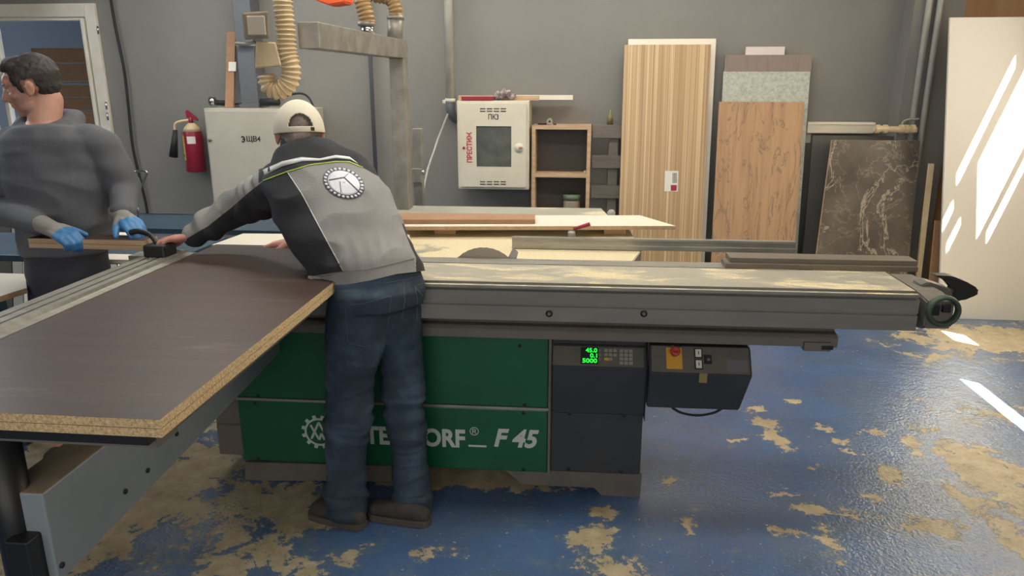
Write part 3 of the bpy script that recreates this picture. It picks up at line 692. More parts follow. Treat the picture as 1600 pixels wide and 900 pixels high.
q = [pZ(330, 384, .92), pZ(640, 386, .92), pZ(640, 368, .92), pZ(380, 366, .92)]
slab('white_board', q, .906, .018, M['white_board'], 'cream white board on the saw beyond the dark panel, half hidden behind the bending worker', edge=M['board_edge'])
for i, (xa, xb, ya, yb) in enumerate(((1133, 1428, 419, 399), (1150, 1428, 419, 399))):
    A_ = pZ(1133 if i == 0 else 1136, 419-i*9, .906+.018*i); B_ = pZ(1427, 421-i*9, .906+.018*i)
    y = A_.y; q = [V((A_.x+i*.01, y, 0)), V((B_.x, y+.01, 0)), V((B_.x, y+.10, 0)), V((A_.x+i*.01, y+.095, 0))]
    slab('brown_strip', q, .906+.0185*i, .018, M['brown_strip'], ('lower of the two grey-brown board strips on the right end of the sliding table', 'upper of the two grey-brown board strips on the right end of the sliding table')[i], group=None)
# strip held by the standing worker, and small white pieces
a_, b_ = pY(55, 387, 2.6), pY(250, 388, 2.6)
bm = B(); box(bm, (a_.x, 2.57, 1.003), (-1.633, 2.66, 1.021), .001); box(bm, (a_.x, 2.57, .984), (-1.633, 2.66, 1.002), .001)
o = mk('board_strip', bm, [M['pine'], M['brown_panel']]); tag(o, 'dark topped plywood strip held in the gloved hands of the standing worker', 'board')
for p in o.data.polygons:
    if p.normal.z > .7 and p.center.z+o.location.z > 1.015: p.material_index = 1
# dark bench beyond the fence
bt = .84
bm = B()
q = [pZ(-40, 500, bt), pZ(-40, 470, bt), pZ(60, 400, bt), pZ(232, 400, bt)]
bx0, bx1, by0, by1 = -3.3, -1.78, 3.02, 3.5
bench = empty('dark_workbench', (-2.5, 3.1, 0), 'dark blue steel bench behind the crosscut fence and the standing worker', 'workbench')
box(bm, (bx0, by0, bt-.03), (bx1, by1, bt), .003); mk('bench_top', bm, M['blue_steel'], bench)
for x in (bx0+.05, bx1-.05):
    for y in (by0+.05, by1-.05):
        bm = B(); box(bm, (x-.025, y-.025, 0), (x+.025, y+.025, bt-.03)); mk('leg', bm, M['blue_steel'], bench)
q0 = pZ(150, 402, bt+.02)
bm = B(); box(bm, (q0.x, q0.y-.03, bt+.002), (q0.x+.27, q0.y+.07, bt+.02), .001); o = mk('white_offcut', bm, M['white_board']); tag(o, 'small white board offcut on the dark bench below the held strip', 'offcut')
q0 = pZ(178, 368, bt+.012)
bm = B(); box(bm, (q0.x-.02, by1-.1, bt+.002), (q0.x+.07, by1-.03, bt+.02), .002); o = mk('white_block', bm, M['white_board']); tag(o, 'small white block on the dark bench next to the gloved left hand', 'offcut')
# dark blue steel cart / trough further back
tr = empty('blue_steel_cart', (-2.1, 4.4, 0), 'dark blue steel cart with a raised rim standing beyond the bench', 'cart')
ya = 4.15; p0, p1 = pY(205, 338, 4.7), pY(330, 338, 4.7)
zr = p0.z; X0, X1 = p0.x-.02, -1.3
bm = B(); box(bm, (X0, 4.2, .70), (X1, 4.7, .73)); mk('tray', bm, M['blue_steel'], tr)
bm = B(); box(bm, (X0, 4.68, .73), (X1, 4.70, zr)); box(bm, (X0, 4.2, .73), (X0+.02, 4.68, zr)); box(bm, (X1-.02, 4.2, .73), (X1, 4.68, zr)); box(bm, (X0, 4.67, zr), (X1, 4.71, zr+.02)); mk('rim', bm, M['blue_steel'], tr)
for x in (X0+.03, X1-.03):
    for y in (4.24, 4.66):
        bm = B(); box(bm, (x-.02, y-.02, 0), (x+.02, y+.02, .70)); mk('leg', bm, M['blue_steel'], tr)
# beige board bottom left on a dark trestle table
lt = empty('low_table', (-2.6, 2.2, 0), 'dark table at the left edge carrying a beige board', 'table')
bm = B(); tq = [V((-3.0, 2.15, .74)), V((pZ(34, 475, .775).x, 2.15, .74)), V((pZ(36, 430, .775).x, pZ(36, 430, .775).y-.03, .74)), V((-3.0, pZ(36, 430, .775).y-.03, .74))]
prism(bm, tq, (0, 0, .035), .002); mk('table_top', bm, M['blue_steel'], lt)
for c in tq:
    bm = B(); x_ = c.x+(.03 if c.x < -2.9 else -.09); y_ = c.y+(.03 if c.y < 2.2 else -.07); box(bm, (x_, y_, 0), (x_+.04, y_+.04, .74)); mk('leg', bm, M['blue_steel'], lt)
qq = [pZ(-60, 485, .80), pZ(0, 462, .80), pZ(42, 449, .80), pZ(38, 427, .80), pZ(-60, 424, .80)]
slab('beige_board', qq, .776, .022, M['white_board'], 'beige board lying on the dark table at the left edge', edge=M['board_edge'])
# boards leaning by the door at far left
for i, (a, b, mt, lab) in enumerate(((-18, 4, M['darkboard'], 'dark narrow board leaning upright at the left edge beside the standing worker'), (6, 21, M['lightpipe'], 'pale grey narrow board leaning by the door, between a dark one and a white one'), (23, 34, M['white_board'], 'white narrow board leaning behind the standing workers hip'))):
    x0_, x1_ = pY(a, 340, 4.2).x, pY(b, 340, 4.2).x
    bm = B(); leaning(bm, x0_, x1_, 4.1, 4.28, pY(a, 315, 4.25).z, .018); tag(mk('leaning_board', bm, mt), lab, 'board')
tr2 = empty('board_stand', (-3.4, 4.35, 0), 'dark steel stand behind the narrow leaning boards near the door', 'stand')
bm = B(); box(bm, (-4.0, 4.34, 0), (-3.95, 4.4, 1.15)); box(bm, (-3.4, 4.34, 0), (-3.35, 4.4, 1.0)); box(bm, (-3.95, 4.34, .9), (-3.4, 4.4, .95)); mk('stand_frame', bm, M['darkboard'], tr2)

# wire hand trolley behind the standing worker
ht = empty('wire_rack', (pY(200, 300, 3.9).x, 3.9, 0), 'chrome wire handle rack standing behind the elbow of the standing worker', 'rack')
bm = B(); tube(bm, smoothpath([pY(212, 360, 3.9), pY(216, 330, 3.9), pY(211, 312, 3.9), pY(228, 275, 3.9), pY(226, 268, 3.9), pY(205, 270, 3.9), pY(180, 282, 3.95)], 6), .007, 8); mk('wire_handle', bm, M['chrome'], ht, True)
bm = B(); tube(bm, smoothpath([pY(168, 282, 3.95), pY(172, 300, 3.95), pY(171, 318, 3.95), pY(177, 340, 3.95), pY(180, 380, 3.95)], 6), .009, 8); mk('wire_upright', bm, M['chrome'], ht, True)
a_, b_ = pY(212, 360, 3.9), pY(180, 380, 3.95)
bm = B(); tube(bm, [a_, V((a_.x, 3.9, .0))], .009, 8); tube(bm, [b_, V((b_.x, 3.95, 0))], .009, 8); mk('wire_leg', bm, M['chrome'], ht, True)

# ================================================================ WALL THINGS, LEFT
# black cable hanging beside the door
bm = B(); tube(bm, smoothpath([pY(170, -20, 5.87), pY(180, 40, 5.87), pY(194, 110, 5.87), pY(201, 170, 5.87), pY(208, 232, 5.87), pY(220, 285, 5.87), pY(230, 330, 5.87), pY(236, 400, 5.87)], 8), .011, 8)
tag(mk('wall_cable', bm, M['rubber'], smooth=True), 'black cable hanging down the grey wall right of the door', 'cable')
# fire extinguisher
ec = pY(303, 230, 5.78); ex = empty('fire_extinguisher', (ec.x, 5.78, pY(303, 268, 5.78).z), 'red fire extinguisher with black horn hanging on the wall left of the electrical cabinet', 'fire extinguisher')
zb, zt2 = pY(303, 268, 5.78).z, pY(303, 206, 5.78).z
H_ = zt2-zb
bm = B(); lathe(bm, (ec.x, 5.78, zb), [(.068, 0), (.075, .01), (.075, H_*.9), (.07, H_), (.055, H_+.035), (.03, H_+.06), (.02, H_+.07)], 32); cyl = mk('cylinder', bm, M['red'], ex, True)
bm = B(); lathe(bm, (ec.x, 5.78, zb+H_+.004), [(.0705, 0), (.057, .031), (.031, .058), (.02, .066)], 24); mk('shoulder', bm, M['hose'], ex, True)
bm = B(); cone(bm, (ec.x, 5.78, zb+H_+.06), (ec.x, 5.78, zb+H_+.12), .018, .014, 14); vv = mk('valve', bm, M['red'], ex, True)
bm = B(); prism(bm, [V((ec.x-.03, 5.77, zb+H_+.11)), V((ec.x+.06, 5.77, zb+H_+.085)), V((ec.x+.06, 5.77, zb+H_+.10)), V((ec.x-.02, 5.77, zb+H_+.17)), V((ec.x-.035, 5.77, zb+H_+.16))], (0, .02, 0), .002); mk('lever', bm, M['red'], ex)
bm = B(); tube(bm, smoothpath([V((ec.x-.01, 5.76, zb+H_+.09)), pY(285, 189, 5.75), pY(274, 193, 5.74), pY(273, 205, 5.74)], 6), .010, 8); mk('hose', bm, M['hose'], ex, True)
bm = B(); cone(bm, pY(274, 203, 5.74), pY(271, 245, 5.74), .016, .034, 16); mk('discharge_horn', bm, M['rubber'], ex, True)
def wrap(bm, cx, cy, r, a0, a1, z0, z1, n=8):
    pr_ = None
    for i in range(n+1):
        t = math.radians(a0+(a1-a0)*i/n); q = V((cx+math.cos(t)*r, cy+math.sin(t)*r, 0)); cur = (bm.verts.new(q+V((0, 0, z0))), bm.verts.new(q+V((0, 0, z1))))
        if pr_: bm.faces.new((pr_[0], cur[0], cur[1], pr_[1]))
        pr_ = cur
bm = B(); wrap(bm, ec.x, 5.78, .0765, 205, 240, zb+H_*.30, zb+H_*.92); mk('yellow_label', bm, M['yellow'], cyl)
bm = B(); wrap(bm, ec.x, 5.78, .0765, 262, 312, zb+H_*.72, zb+H_*.90); mk('white_label', bm, M['sticker'], cyl)
bm = B(); wrap(bm, ec.x, 5.78, .0772, 212, 232, zb+H_*.40, zb+H_*.44); mk('label_print', bm, M['blacktext'], cyl)
bm = B(); box(bm, (ec.x-.02, 5.85, zb+.1), (ec.x+.02, 5.9, zb+.3)); mk('wall_bracket', bm, M['duct'], ex)
# electrical cabinet
eb = empty('electrical_cabinet', (-2.7, 5.75, pY(330, 333, 5.62).z), 'beige wall-mounted electrical cabinet lettered in black behind the bending worker', 'cabinet')
q0, q1 = pY(316, 169, 5.62), pY(497, 333, 5.62)
bm = B(); box(bm, (q0.x, 5.64, q1.z), (q1.x, 5.896, q0.z), .004); mk('cabinet_body', bm, M['cabinet'], eb)
bm = B(); box(bm, (q0.x+.02, 5.615, q1.z+.02), (q1.x-.02, 5.64, q0.z-.02), .004); dr_ = mk('cabinet_door', bm, M['cabinet'], eb)
bm = B(); c = pY(328, 219, 5.615); cone(bm, c, c-V((0, .01, 0)), .012, .012, 14); lk = mk('lock', bm, M['rail_grey'], dr_, True)
bm = B(); box(bm, c+V((-.004, -.014, -.002)), c+V((.022, -.009, .004))); mk('lock_key', bm, M['rail_grey'], lk)
a_ = pY(378, 223, 5.6145); b_ = pY(406, 215, 5.6145)
w_ = b_.x-a_.x; hh = b_.z-a_.z+.012
text('cabinet_lettering', '\u0429\u04124', a_+V((w_*.27, 0, 0)), (1, 0, 0), (0, 0, 1), w_*.76, hh, M['blacktext'], dr_, .02)
bm = B(); ew, c = w_*.21, a_+V((w_*.0, 0, hh/2)); prev = None; sw = .011
for i in range(13):                                # the rounded letter with a bar in its middle
    t = math.radians(140-280*i/12); o_ = V((math.cos(t), 0, math.sin(t)))
    P1 = c+V((ew*.35+o_.x*ew*.62, -.0008, o_.z*hh*.5)); P0 = c+V((ew*.35+o_.x*(ew*.62-sw), -.0008, o_.z*(hh*.5-sw)))
    cur = (bm.verts.new(P0), bm.verts.new(P1))
    if prev: bm.faces.new((prev[0], cur[0], cur[1], prev[1]))
    prev = cur
q_ = c+V((ew*.25, -.0008, -sw/2)); v_ = [bm.verts.new(q_+V(d)) for d in ((0, 0, 0), (ew*.65, 0, 0), (ew*.65, 0, sw), (0, 0, sw))]; bm.faces.new(v_)
mk('cabinet_letter', bm, M['blacktext'], dr_)
CT = q0.z
# brown board standing on the cabinet, with a white sticker
a_, b_ = pY(353, 165, 5.72), pY(366, 165, 5.72); t_ = pY(362, 49, 5.8)
bm = B(); hexa(bm, [(a_.x, 5.70, CT+.004), (b_.x, 5.70, CT+.004), (b_.x, 5.72, CT+.004), (a_.x, 5.72, CT+.004), (a_.x, 5.86, t_.z), (b_.x, 5.86, t_.z), (b_.x, 5.88, t_.z), (a_.x, 5.88, t_.z)])
o = mk('brown_plank', bm, M['brownboard']); tag(o, 'narrow brown plank with a white sticker standing on the electrical cabinet', 'board')
bm = B(); c = pY(362, 104, 5.77); hexa(bm, [c+V((-.03, -.002, -.035)), c+V((.03, -.002, -.035)), c+V((.03, .0, -.035)), c+V((-.03, .0, -.035)), c+V((-.03, .02, .035)), c+V((.03, .02, .035)), c+V((.03, .022, .035)), c+V((-.03, .022, .035))]); mk('sticker', bm, M['sticker'], o)
# ducts and pipes above the cabinet
a_, b_ = pY(375, 60, 5.8), pY(402, 60, 5.8)
bm = B(); box(bm, (a_.x, 5.72, CT+.02), (b_.x, 5.88, ZC), .004); d_ = mk('cable_duct', bm, M['duct']); tag(d_, 'grey rectangular duct coming down to the electrical cabinet', 'duct')
bm = B(); box(bm, (a_.x-.012, 5.70, CT+.001), (b_.x+.012, 5.89, CT+.03), .003); mk('duct_collar', bm, M['duct'], d_)
a_ = pY(372, 60, 5.85); bm = B(); cone(bm, (a_.x-.015, 5.883, CT+.01), (a_.x-.015, 5.883, ZC), .013); tag(mk('conduit_pipe', bm, M['duct'], smooth=True), 'thin grey conduit pipe beside the rectangular duct above the cabinet', 'pipe')
a_ = pY(368, 69, 5.69); b_ = pY(398, 69, 5.69); bm = B(); box(bm, (a_.x, 5.685, a_.z-.012), (b_.x, 5.70, a_.z+.012)); tag(mk('duct_clip', bm, M['lightpipe']), 'pale clip strap across the rectangular duct', 'clip')
vc = pY(338, 162, 5.75); vr = empty('brass_tap', (vc.x, 5.75, CT), 'small tap fitting with black stub lying on the electrical cabinet', 'tap')
bm = B(); cone(bm, pY(329, 158, 5.75), pY(336, 158, 5.75), .035, .03, 16); mk('tap_body', bm, M['chrome'], vr, True)
bm = B(); cone(bm, pY(336, 160, 5.75), pY(352, 161, 5.75), .02, .02, 12); mk('tap_stub', bm, M['rubber'], vr, True)
bm = B(); tube(bm, smoothpath([pY(352, 163, 5.74), pY(380, 162, 5.74), pY(420, 157, 5.74), pY(445, 150, 5.72), pY(470, 146, 5.7), pY(484, 155, 5.7), pY(492, 176, 5.59), pY(496, 205, 5.59)], 8), .008, 8); tag(mk('black_cable', bm, M['rubber'], smooth=True), 'thin black cable arching over the cabinet behind the cream cap', 'cable')
bm = B(); cone(bm, pY(408, 160, 5.68), pY(436, 159, 5.68), .028); tag(mk('cable_coil', bm, M['rubber'], smooth=True), 'black cable gland bundle on top of the cabinet beside the duct', 'cable')
# thin wall pipe
bm = B(); pth = [pY(578, 80, 5.86), pY(584, 160, 5.86), pY(590, 230, 5.86)]; pth = [V((pth[0].x, 5.86, ZC)), V((pth[0].x, 5.86, .3))]
tube(bm, pth, .016, 10); tag(mk('conduit_pipe', bm, M['duct'], smooth=True), 'thin vertical conduit on the wall left of the steel column', 'pipe')

# ================================================================ OVERHEAD STEEL ARM AND DUST HOSES
gy = 4.15
c0, c1 = pY(607, 88, gy), pY(628, 88, gy)
gx = empty('steel_gantry', (c0.x, gy, 0), 'grey steel post with a horizontal arm reaching over the saw', 'gantry')
bm = B(); zt3 = pY(628, 62, gy).z; zb3 = zt3-.095; box(bm, (c0.x, gy, 0), (c0.x+.082, gy+.1, zb3), .004); mk('post', bm, M['steel'], gx)
bm = B(); box(bm, (c0.x, 2.842, zb3), (c0.x+.082, gy+.12, zt3), .003); beam = mk('arm', bm, M['steel'], gx)
bm = B(); box(bm, (c0.x-.04, gy-.04, 0), (c0.x+.12, gy+.14, .012)); mk('foot_plate', bm, M['steel'], gx)
# short steel stand next to the post
a_, b_ = pY(641, 201, 4.6), pY(656, 201, 4.6)
ss = empty('steel_stand', (a_.x, 4.6, 0), 'short steel stand with a cross plate beside the tall grey post', 'stand')
bm = B(); box(bm, (a_.x+.008, 4.6, 0), (b_.x+.005, 4.66, a_.z), .003); mk('upright', bm, M['steel'], ss)
bm = B(); zc_ = pY(648, 275, 4.58).z; box(bm, (pY(637, 275, 4.58).x, 4.57, zc_-.04), (pY(659, 275, 4.58).x, 4.598, zc_+.045), .002); mk('cross_plate', bm, M['steel'], ss)
bm = B(); c = pY(660, 269, 4.58); cone(bm, c, c+V((.012, 0, 0)), .014, .014, 12); mk('bolt', bm, M['chrome'], ss, True)
# beige hose loop with its boxes
hy = 2.80
hr = empty('dust_hose', (pY(437, 150, hy).x, hy, pY(437, 158, hy).z), 'beige corrugated dust hose hanging in a U loop above the bending worker', 'hose')
pts = [pY(443, -60, hy), pY(442, 0, hy), pY(446, 40, hy), pY(449, 80, hy), pY(455, 105, hy), pY(452, 128, hy), pY(437, 141, hy), pY(421, 134, hy), pY(416, 116, hy)]
pth = resample(smoothpath(pts, 24), .0022); per = .0165
bm = B(); tube(bm, pth, lambda s: .0322+.0045*math.sin(2*math.pi*s/per), 28); mk('corrugated_hose', bm, M['hose'], hr, True)
bm = B(); hexa(bm, [pY(399, 107, hy-.04), pY(440, 103, hy-.04), pY(440, 103, hy+.05), pY(399, 107, hy+.05), pY(400, 64, hy-.04), pY(431, 66, hy-.04), pY(431, 66, hy+.05), pY(400, 64, hy+.05)], .006); hb = mk('connector_box', bm, M['hose'], hr)
bm = B(); hexa(bm, [pY(382, 62, hy-.06), pY(421, 60, hy-.06), pY(421, 60, hy+.06), pY(382, 62, hy+.06), pY(378, 20, hy-.06), pY(419, 17, hy-.06), pY(419, 17, hy+.06), pY(378, 20, hy+.06)], .006); hb2 = mk('junction_box', bm, M['dust_top'], hr)
bm = B(); p = pY(385, 25, hy-.064); q = pY(416, 55, hy-.064); box(bm, (p.x, hy-.067, q.z), (q.x, hy-.0605, p.z), .003); mk('box_lid', bm, mat('beige_lid', 'b5aa98', .6), hb2)
bm = B(); tube(bm, smoothpath([pY(368, 68, hy), pY(385, 69, hy), pY(399, 66, hy)], 4), .006, 8); mk('bracket_rod', bm, M['lightpipe'], hr, True)
# two amber hoses at the post, with metal sleeves
for i, (lab, top, pts, sl_, yy) in enumerate((
    ('amber corrugated hose with a shiny metal sleeve entering the left of the gantry arm', 0, [(560, -40), (566, 0), (572, 22), (575, 38)], ((573, 38), (577, 57), .030), 4.0),
    ('amber corrugated hose curving into the dull metal sleeve above the grey post', 0, [(560, -22), (585, -8), (610, -2), (618, 15), (619, 28)], ((618, 28), (617, 61), .037), 4.2))):
    h = empty('amber_hose', pY(pts[-1][0], pts[-1][1], yy), lab, 'hose')
    pth = resample(smoothpath([pY(x, y, yy) for x, y in pts], 20), .0025)
    bm = B(); tube(bm, pth, lambda s, r=(.040 if i == 0 else .036): r+.0035*math.sin(2*math.pi*s/.021), 24); mk('corrugated_hose', bm, M['hose2'], h, True)
    a_, b_, r_ = sl_; bm = B(); cone(bm, pY(*a_, yy), pY(*b_, yy), r_+.006, r_+.004, 28); mk('metal_sleeve', bm, M['chrome'] if i == 0 else M['steel'], h, True)
    bm = B(); p = pY(*a_, yy); cone(bm, p-V((0, 0, .008)), p+V((0, 0, .012)), .046, .046, 24); mk('hose_clamp', bm, M['steel'], h, True)
a_ = pY(515, 0, 3.6); bm = B(); prism(bm, [pY(488, -12, 3.6), pY(491, 0, 3.6), pY(513, 8, 3.6), pY(540, 4, 3.6), pY(541, -12, 3.6)], (0, .12, 0), .006); tag(mk('orange_cover', bm, M['orange']), 'bright orange plastic cover hanging at the top edge above the steel arm', 'cover')

# ================================================================ WALL THINGS, MIDDLE
# white pipe with elbow
wp = empty('white_wall_pipe', (pY(702, 80, 5.8).x, 5.8, 0), 'white painted vertical pipe on the wall left of the fire hose cabinet', 'pipe')
x_ = pY(702, 80, 5.8).x; zc_ = pY(704, 160, 5.8).z
bm = B(); cone(bm, (x_, 5.8, zc_+.02), (x_, 5.8, ZC), .033, .033, 20); mk('pipe', bm, M['whitepipe'], wp, True)
bm = B(); tube(bm, smoothpath([V((x_, 5.8, zc_+.03)), V((x_, 5.8, zc_-.05)), V((x_+.01, 5.83, zc_-.1)), V((x_+.03, 5.9, zc_-.13))], 6), .036, 16); mk('elbow', bm, M['duct'], wp, True)
bm = B(); cone(bm, (x_, 5.8, zc_-.0), (x_, 5.8, zc_+.03), .04, .04, 20); mk('collar', bm, M['whitepipe'], wp, True)
bm = B(); cone(bm, pY(692, 160, 5.8), pY(700, 160, 5.8), .02, .02, 12); mk('plug', bm, M['whitepipe'], wp, True)
bm = B(); tube(bm, [pY(700, 178, 5.78), pY(685, 215, 5.7), pY(668, 265, 5.5), pY(661, 300, 5.4), pY(655, 330, 5.3)], .008, 8); tag(mk('stay_rod', bm, M['lightpipe'], smooth=True), 'thin metal rod running diagonally from the pipe elbow to the steel stand', 'rod')
# fire hose cabinet
fy = 5.62; q0, q1 = pY(713, 157, fy), pY(826, 297, fy)
fc = empty('fire_hose_cabinet', ((q0.x+q1.x)/2, 5.75, q1.z), 'cream fire hose cabinet with a dark window and red lettering on the wall', 'cabinet')
bm = B(); box(bm, (q0.x, fy+.015, q1.z), (q1.x, 5.9, q0.z), .004); mk('cabinet_body', bm, M['cream'], fc)
w0, w1 = pY(744, 197, fy), pY(799, 261, fy); i0, i1 = V((q0.x+.02, 0, q1.z+.02)), V((q1.x-.02, 0, q0.z-.02))
bm = B()
box(bm, (i0.x, fy-.004, i0.z), (w0.x, fy+.014, i1.z)); box(bm, (w1.x, fy-.004, i0.z), (i1.x, fy+.014, i1.z)); box(bm, (w0.x, fy-.004, w0.z), (w1.x, fy+.014, i1.z)); box(bm, (w0.x, fy-.004, i0.z), (w1.x, fy+.014, w1.z))
fd = mk('cabinet_door', bm, M['cream'], fc)
bm = B(); box(bm, (w0.x+.001, fy+.002, w1.z+.001), (w1.x-.001, fy+.012, w0.z-.001)); mk('door_window', bm, mat('smoky_glass', '4f5350', .12, 0, var='5f625c', vs=9), fd)
bm = B()
for gx_, gy_ in ((0, 170), (0, 284)):
    for r in range(2):
        for c in range(4):
            p = pY(750+c*10.8, gy_+r*4, fy-.0042); box(bm, (p.x, fy-.006, p.z-.003), (p.x+.040, fy-.0042, p.z+.004))
mk('vent_slots', bm, M['blacktext'], fd)
a_, b_ = pY(763, 187, fy-.0045), pY(779, 178, fy-.0045)
text('cabinet_lettering', '\u041f\u041a3', a_, (1, 0, 0), (0, 0, 1), b_.x-a_.x, b_.z-a_.z, M['blacktext'], fd, .02)
a_ = pY(738, 254, fy-.0045); text('side_lettering', '\u041f\u0420\u0415\u0421\u0422\u0418\u0416', a_, (0, 0, 1), (-1, 0, 0), pY(732, 206, fy).z-a_.z, a_.x-pY(729.5, 250, fy).x, M['redtext'], fd, .035)
bm = B(); c = pY(725, 231, fy-.004); cone(bm, c, c-V((0, .008, 0)), .01, .01, 12); mk('rivet', bm, M['red'], fd, True)
bm = B(); c = pY(811, 231, fy-.004); cone(bm, c, c-V((0, .006, 0)), .036, .034, 24); kb = mk('round_latch', bm, M['cream'], fd, True)
bm = B(); c = pY(812, 231, fy-.010); box(bm, c+V((-.006, -.006, -.008)), c+V((.022, 0, .008)), .002); mk('latch_tongue', bm, M['brownboard'], kb)
# pieces on top of it
zt4 = q0.z+.002
a_, b_ = pY(717, 152, 5.72), pY(842, 152, 5.72)
def piece(name, xa, xb, ya, yb, za, zb, mt, lab, cat='board'):
    bm = B(); box(bm, (xa, ya, za), (xb, yb, zb), .002); return tag(mk(name, bm, mt), lab, cat)
piece('white_profile', pY(790, 160, 5.84).x, pY(895, 160, 5.84).x, 5.78, 5.84, zt4, zt4+.034, M['white_board'], 'white profile bar sticking out to the right from on top of the fire hose cabinet', 'profile')
piece('wood_plank', a_.x, b_.x, 5.68, 5.76, pY(800, 157, 5.7).z, pY(800, 149.5, 5.7).z, M['pine'], 'light wooden plank lying on top of the fire hose cabinet')
piece('red_strip', pY(721, 155, 5.64).x, pY(772, 155, 5.64).x, 5.63, 5.675, zt4, zt4+.026, M['red'], 'red strip lying on top of the fire hose cabinet', 'strip')
rag = B()
for (px, py, rx, rz_, an) in ((779, 149, .032, .04, .3), (786, 147, .022, .045, .1), (795, 147, .03, .03, -.6), (801, 151, .03, .018, -.7)):
    c = pY(px, py, 5.66); bmesh.ops.create_icosphere(rag, subdivisions=3, radius=1, matrix=Matrix.Translation(c) @ Matrix.Rotation(an, 4, 'Y') @ Matrix.Diagonal((rx, .03, rz_, 1)))
for v in rag.verts: v.co += V((0, 0, 1))*noise.noise(v.co*40)*.006
# (fused below, once fuse() exists)
# wooden shelf box
sh = empty('wooden_shelf_box', (-.1, 5.8, .6), 'open wooden shelf box fixed to the wall right of the fire hose cabinet', 'shelf')
sy = 5.66; a_, b_ = pY(831, 196, sy), pY(924, 196, sy); zb5 = pY(870, 340, sy).z; th = .028
bm = B(); box(bm, (a_.x, sy, a_.z-th), (b_.x, 5.9, a_.z)); mk('top_board', bm, M['pine'], sh)
bm = B(); box(bm, (a_.x, sy, zb5), (a_.x+th, 5.9, a_.z-th)); mk('side_board', bm, M['pine'], sh)
bm = B(); box(bm, (b_.x-th, sy, zb5), (b_.x, 5.9, a_.z-th)); mk('side_board', bm, M['pine'], sh)
zs5 = pY(870, 272, sy).z; bm = B(); box(bm, (a_.x+th, sy, zs5-.025), (b_.x-th, 5.88, zs5)); mk('shelf_board', bm, M['pine'], sh)
bm = B(); box(bm, (a_.x+th, 5.88, zb5), (b_.x-th, 5.895, a_.z-th)); mk('back_board', bm, M['darkboard'], sh)
bm = B(); box(bm, (a_.x, sy, zb5-th), (b_.x, 5.9, zb5)); mk('bottom_board', bm, M['pine'], sh)
c = pY(859, 193, 5.75); bm = B(); cone(bm, (c.x, 5.72, a_.z+.026), (c.x, 5.80, a_.z+.026), .022, .022, 16); o = mk('tape_roll', bm, M['lightpipe'], smooth=False); tag(o, 'small roll lying on top of the wooden shelf box', 'roll')
bm = B(); cone(bm, (c.x, 5.7185, a_.z+.026), (c.x, 5.7215, a_.z+.026), .009, .009, 12); mk('roll_core', bm, M['blacktext'], o)
bm = B(); box(bm, (c.x-.09, 5.74, a_.z+.001), (c.x-.025, 5.77, a_.z+.012), .003); box(bm, (c.x+.026, 5.74, a_.z+.001), (c.x+.05, 5.76, a_.z+.008), .002); tag(mk('dark_tool', bm, M['rubber']), 'small dark tool beside the roll on top of the shelf box', 'tool')
c = pY(914, 268, 5.72); bm = B(); lathe(bm, (c.x, 5.72, zs5+.001), [(.014, 0), (.014, .01), (.008, .014), (.008, .022)], 14); tag(mk('small_nut', bm, M['pine'], smooth=True), 'tiny wooden knob on the middle shelf of the shelf box', 'knob')
# jar standing in the lower compartment
c = pY(893, 330, 5.74); jar = empty('glass_jar', (c.x, 5.74, zb5+.001), 'dusty jar with a green lid standing in the lower part of the shelf box', 'jar')
jt = pY(893, 303, 5.74).z
bm = B(); lathe(bm, (c.x, 5.74, zb5+.001), [(.06, 0), (.065, .01), (.065, jt-zb5-.06), (.055, jt-zb5-.04)], 24); mk('jar_body', bm, mat('dusty_jar', '7d7664', .4, var='8f5f4c', vs=12, lo=.5, hi=.6), jar, True)
bm = B(); cone(bm, (c.x, 5.74, jt-.04), (c.x, 5.74, jt-.005), .066, .066, 24); mk('jar_lid', bm, mat('green_lid', '5f7058', .5), jar, True)
# grey slatted rack behind
gk = empty('slatted_rack', (.2, 5.8, 0), 'grey slatted wooden rack between the shelf box and the striped board', 'rack')
ky = 5.78
for ya_, yb_ in ((195, 216), (243, 263), (290, 310)):
    zt5, zb6 = pY(950, ya_, ky).z, pY(950, yb_, ky).z; bm = B(); box(bm, (pY(926, 200, ky).x, ky, zb6), (pY(973, 200, ky).x, ky+.02, zt5), .002); mk('slat', bm, M['grey_slat'], gk)
for xa_, xb_ in ((951, 966),):
    bm = B(); box(bm, (pY(xa_, 230, 5.81).x, 5.802, 0), (pY(xb_, 230, 5.81).x, 5.85, pY(950, 197, 5.8).z), .002); mk('rack_post', bm, M['grey_slat'], gk)
c = pY(953, 190, 5.81); bz = pY(950, 195, ky).z+.001
bm = B(); lathe(bm, (c.x, 5.80, bz), [(.022, 0), (.022, .06), (.008, .085), (.008, .11)], 16); tag(mk('small_bottle', bm, mat('olive_bottle', '7a7048', .4), smooth=True), 'small olive bottle on the top slat of the grey rack', 'bottle')

# ================================================================ BOARDS LEANING ON THE BACK WALL
def lean_px(name, x0, x1, ytop, yb, yt, th, mts, lab, x0b=None, edge=None, cat='board'):
    """upright edges placed from the top corners; foot at depth yb, top at depth yt"""
    a, b = pY(x0, ytop, yt), pY(x1, ytop, yt); bm = B()
    xs = 0
    hexa(bm, [(a.x+xs, yb, .001), (b.x+xs, yb, .001), (b.x+xs, yb+th, .001), (a.x+xs, yb+th, .001), (a.x, yt, a.z), (b.x, yt, a.z), (b.x, yt+th, a.z), (a.x, yt+th, a.z)])
    o = mk(name, bm, mts)
    for p in o.data.polygons:
        if abs(p.normal.y) < .7: p.material_index = 1
    return tag(o, lab, cat)
lean_px('white_edged_board', 982, 1119, 61, 5.64, 5.86, .02, [M['white_board'], M['white_board']], 'tall white-edged board leaning behind the striped zebrano board')
zb_o = lean_px('zebrano_board', 976, 1111, 70, 5.55, 5.80, .022, [M['zebrano'], M['pine']], 'tall board with a vertical striped wood pattern and a small sticker on it')
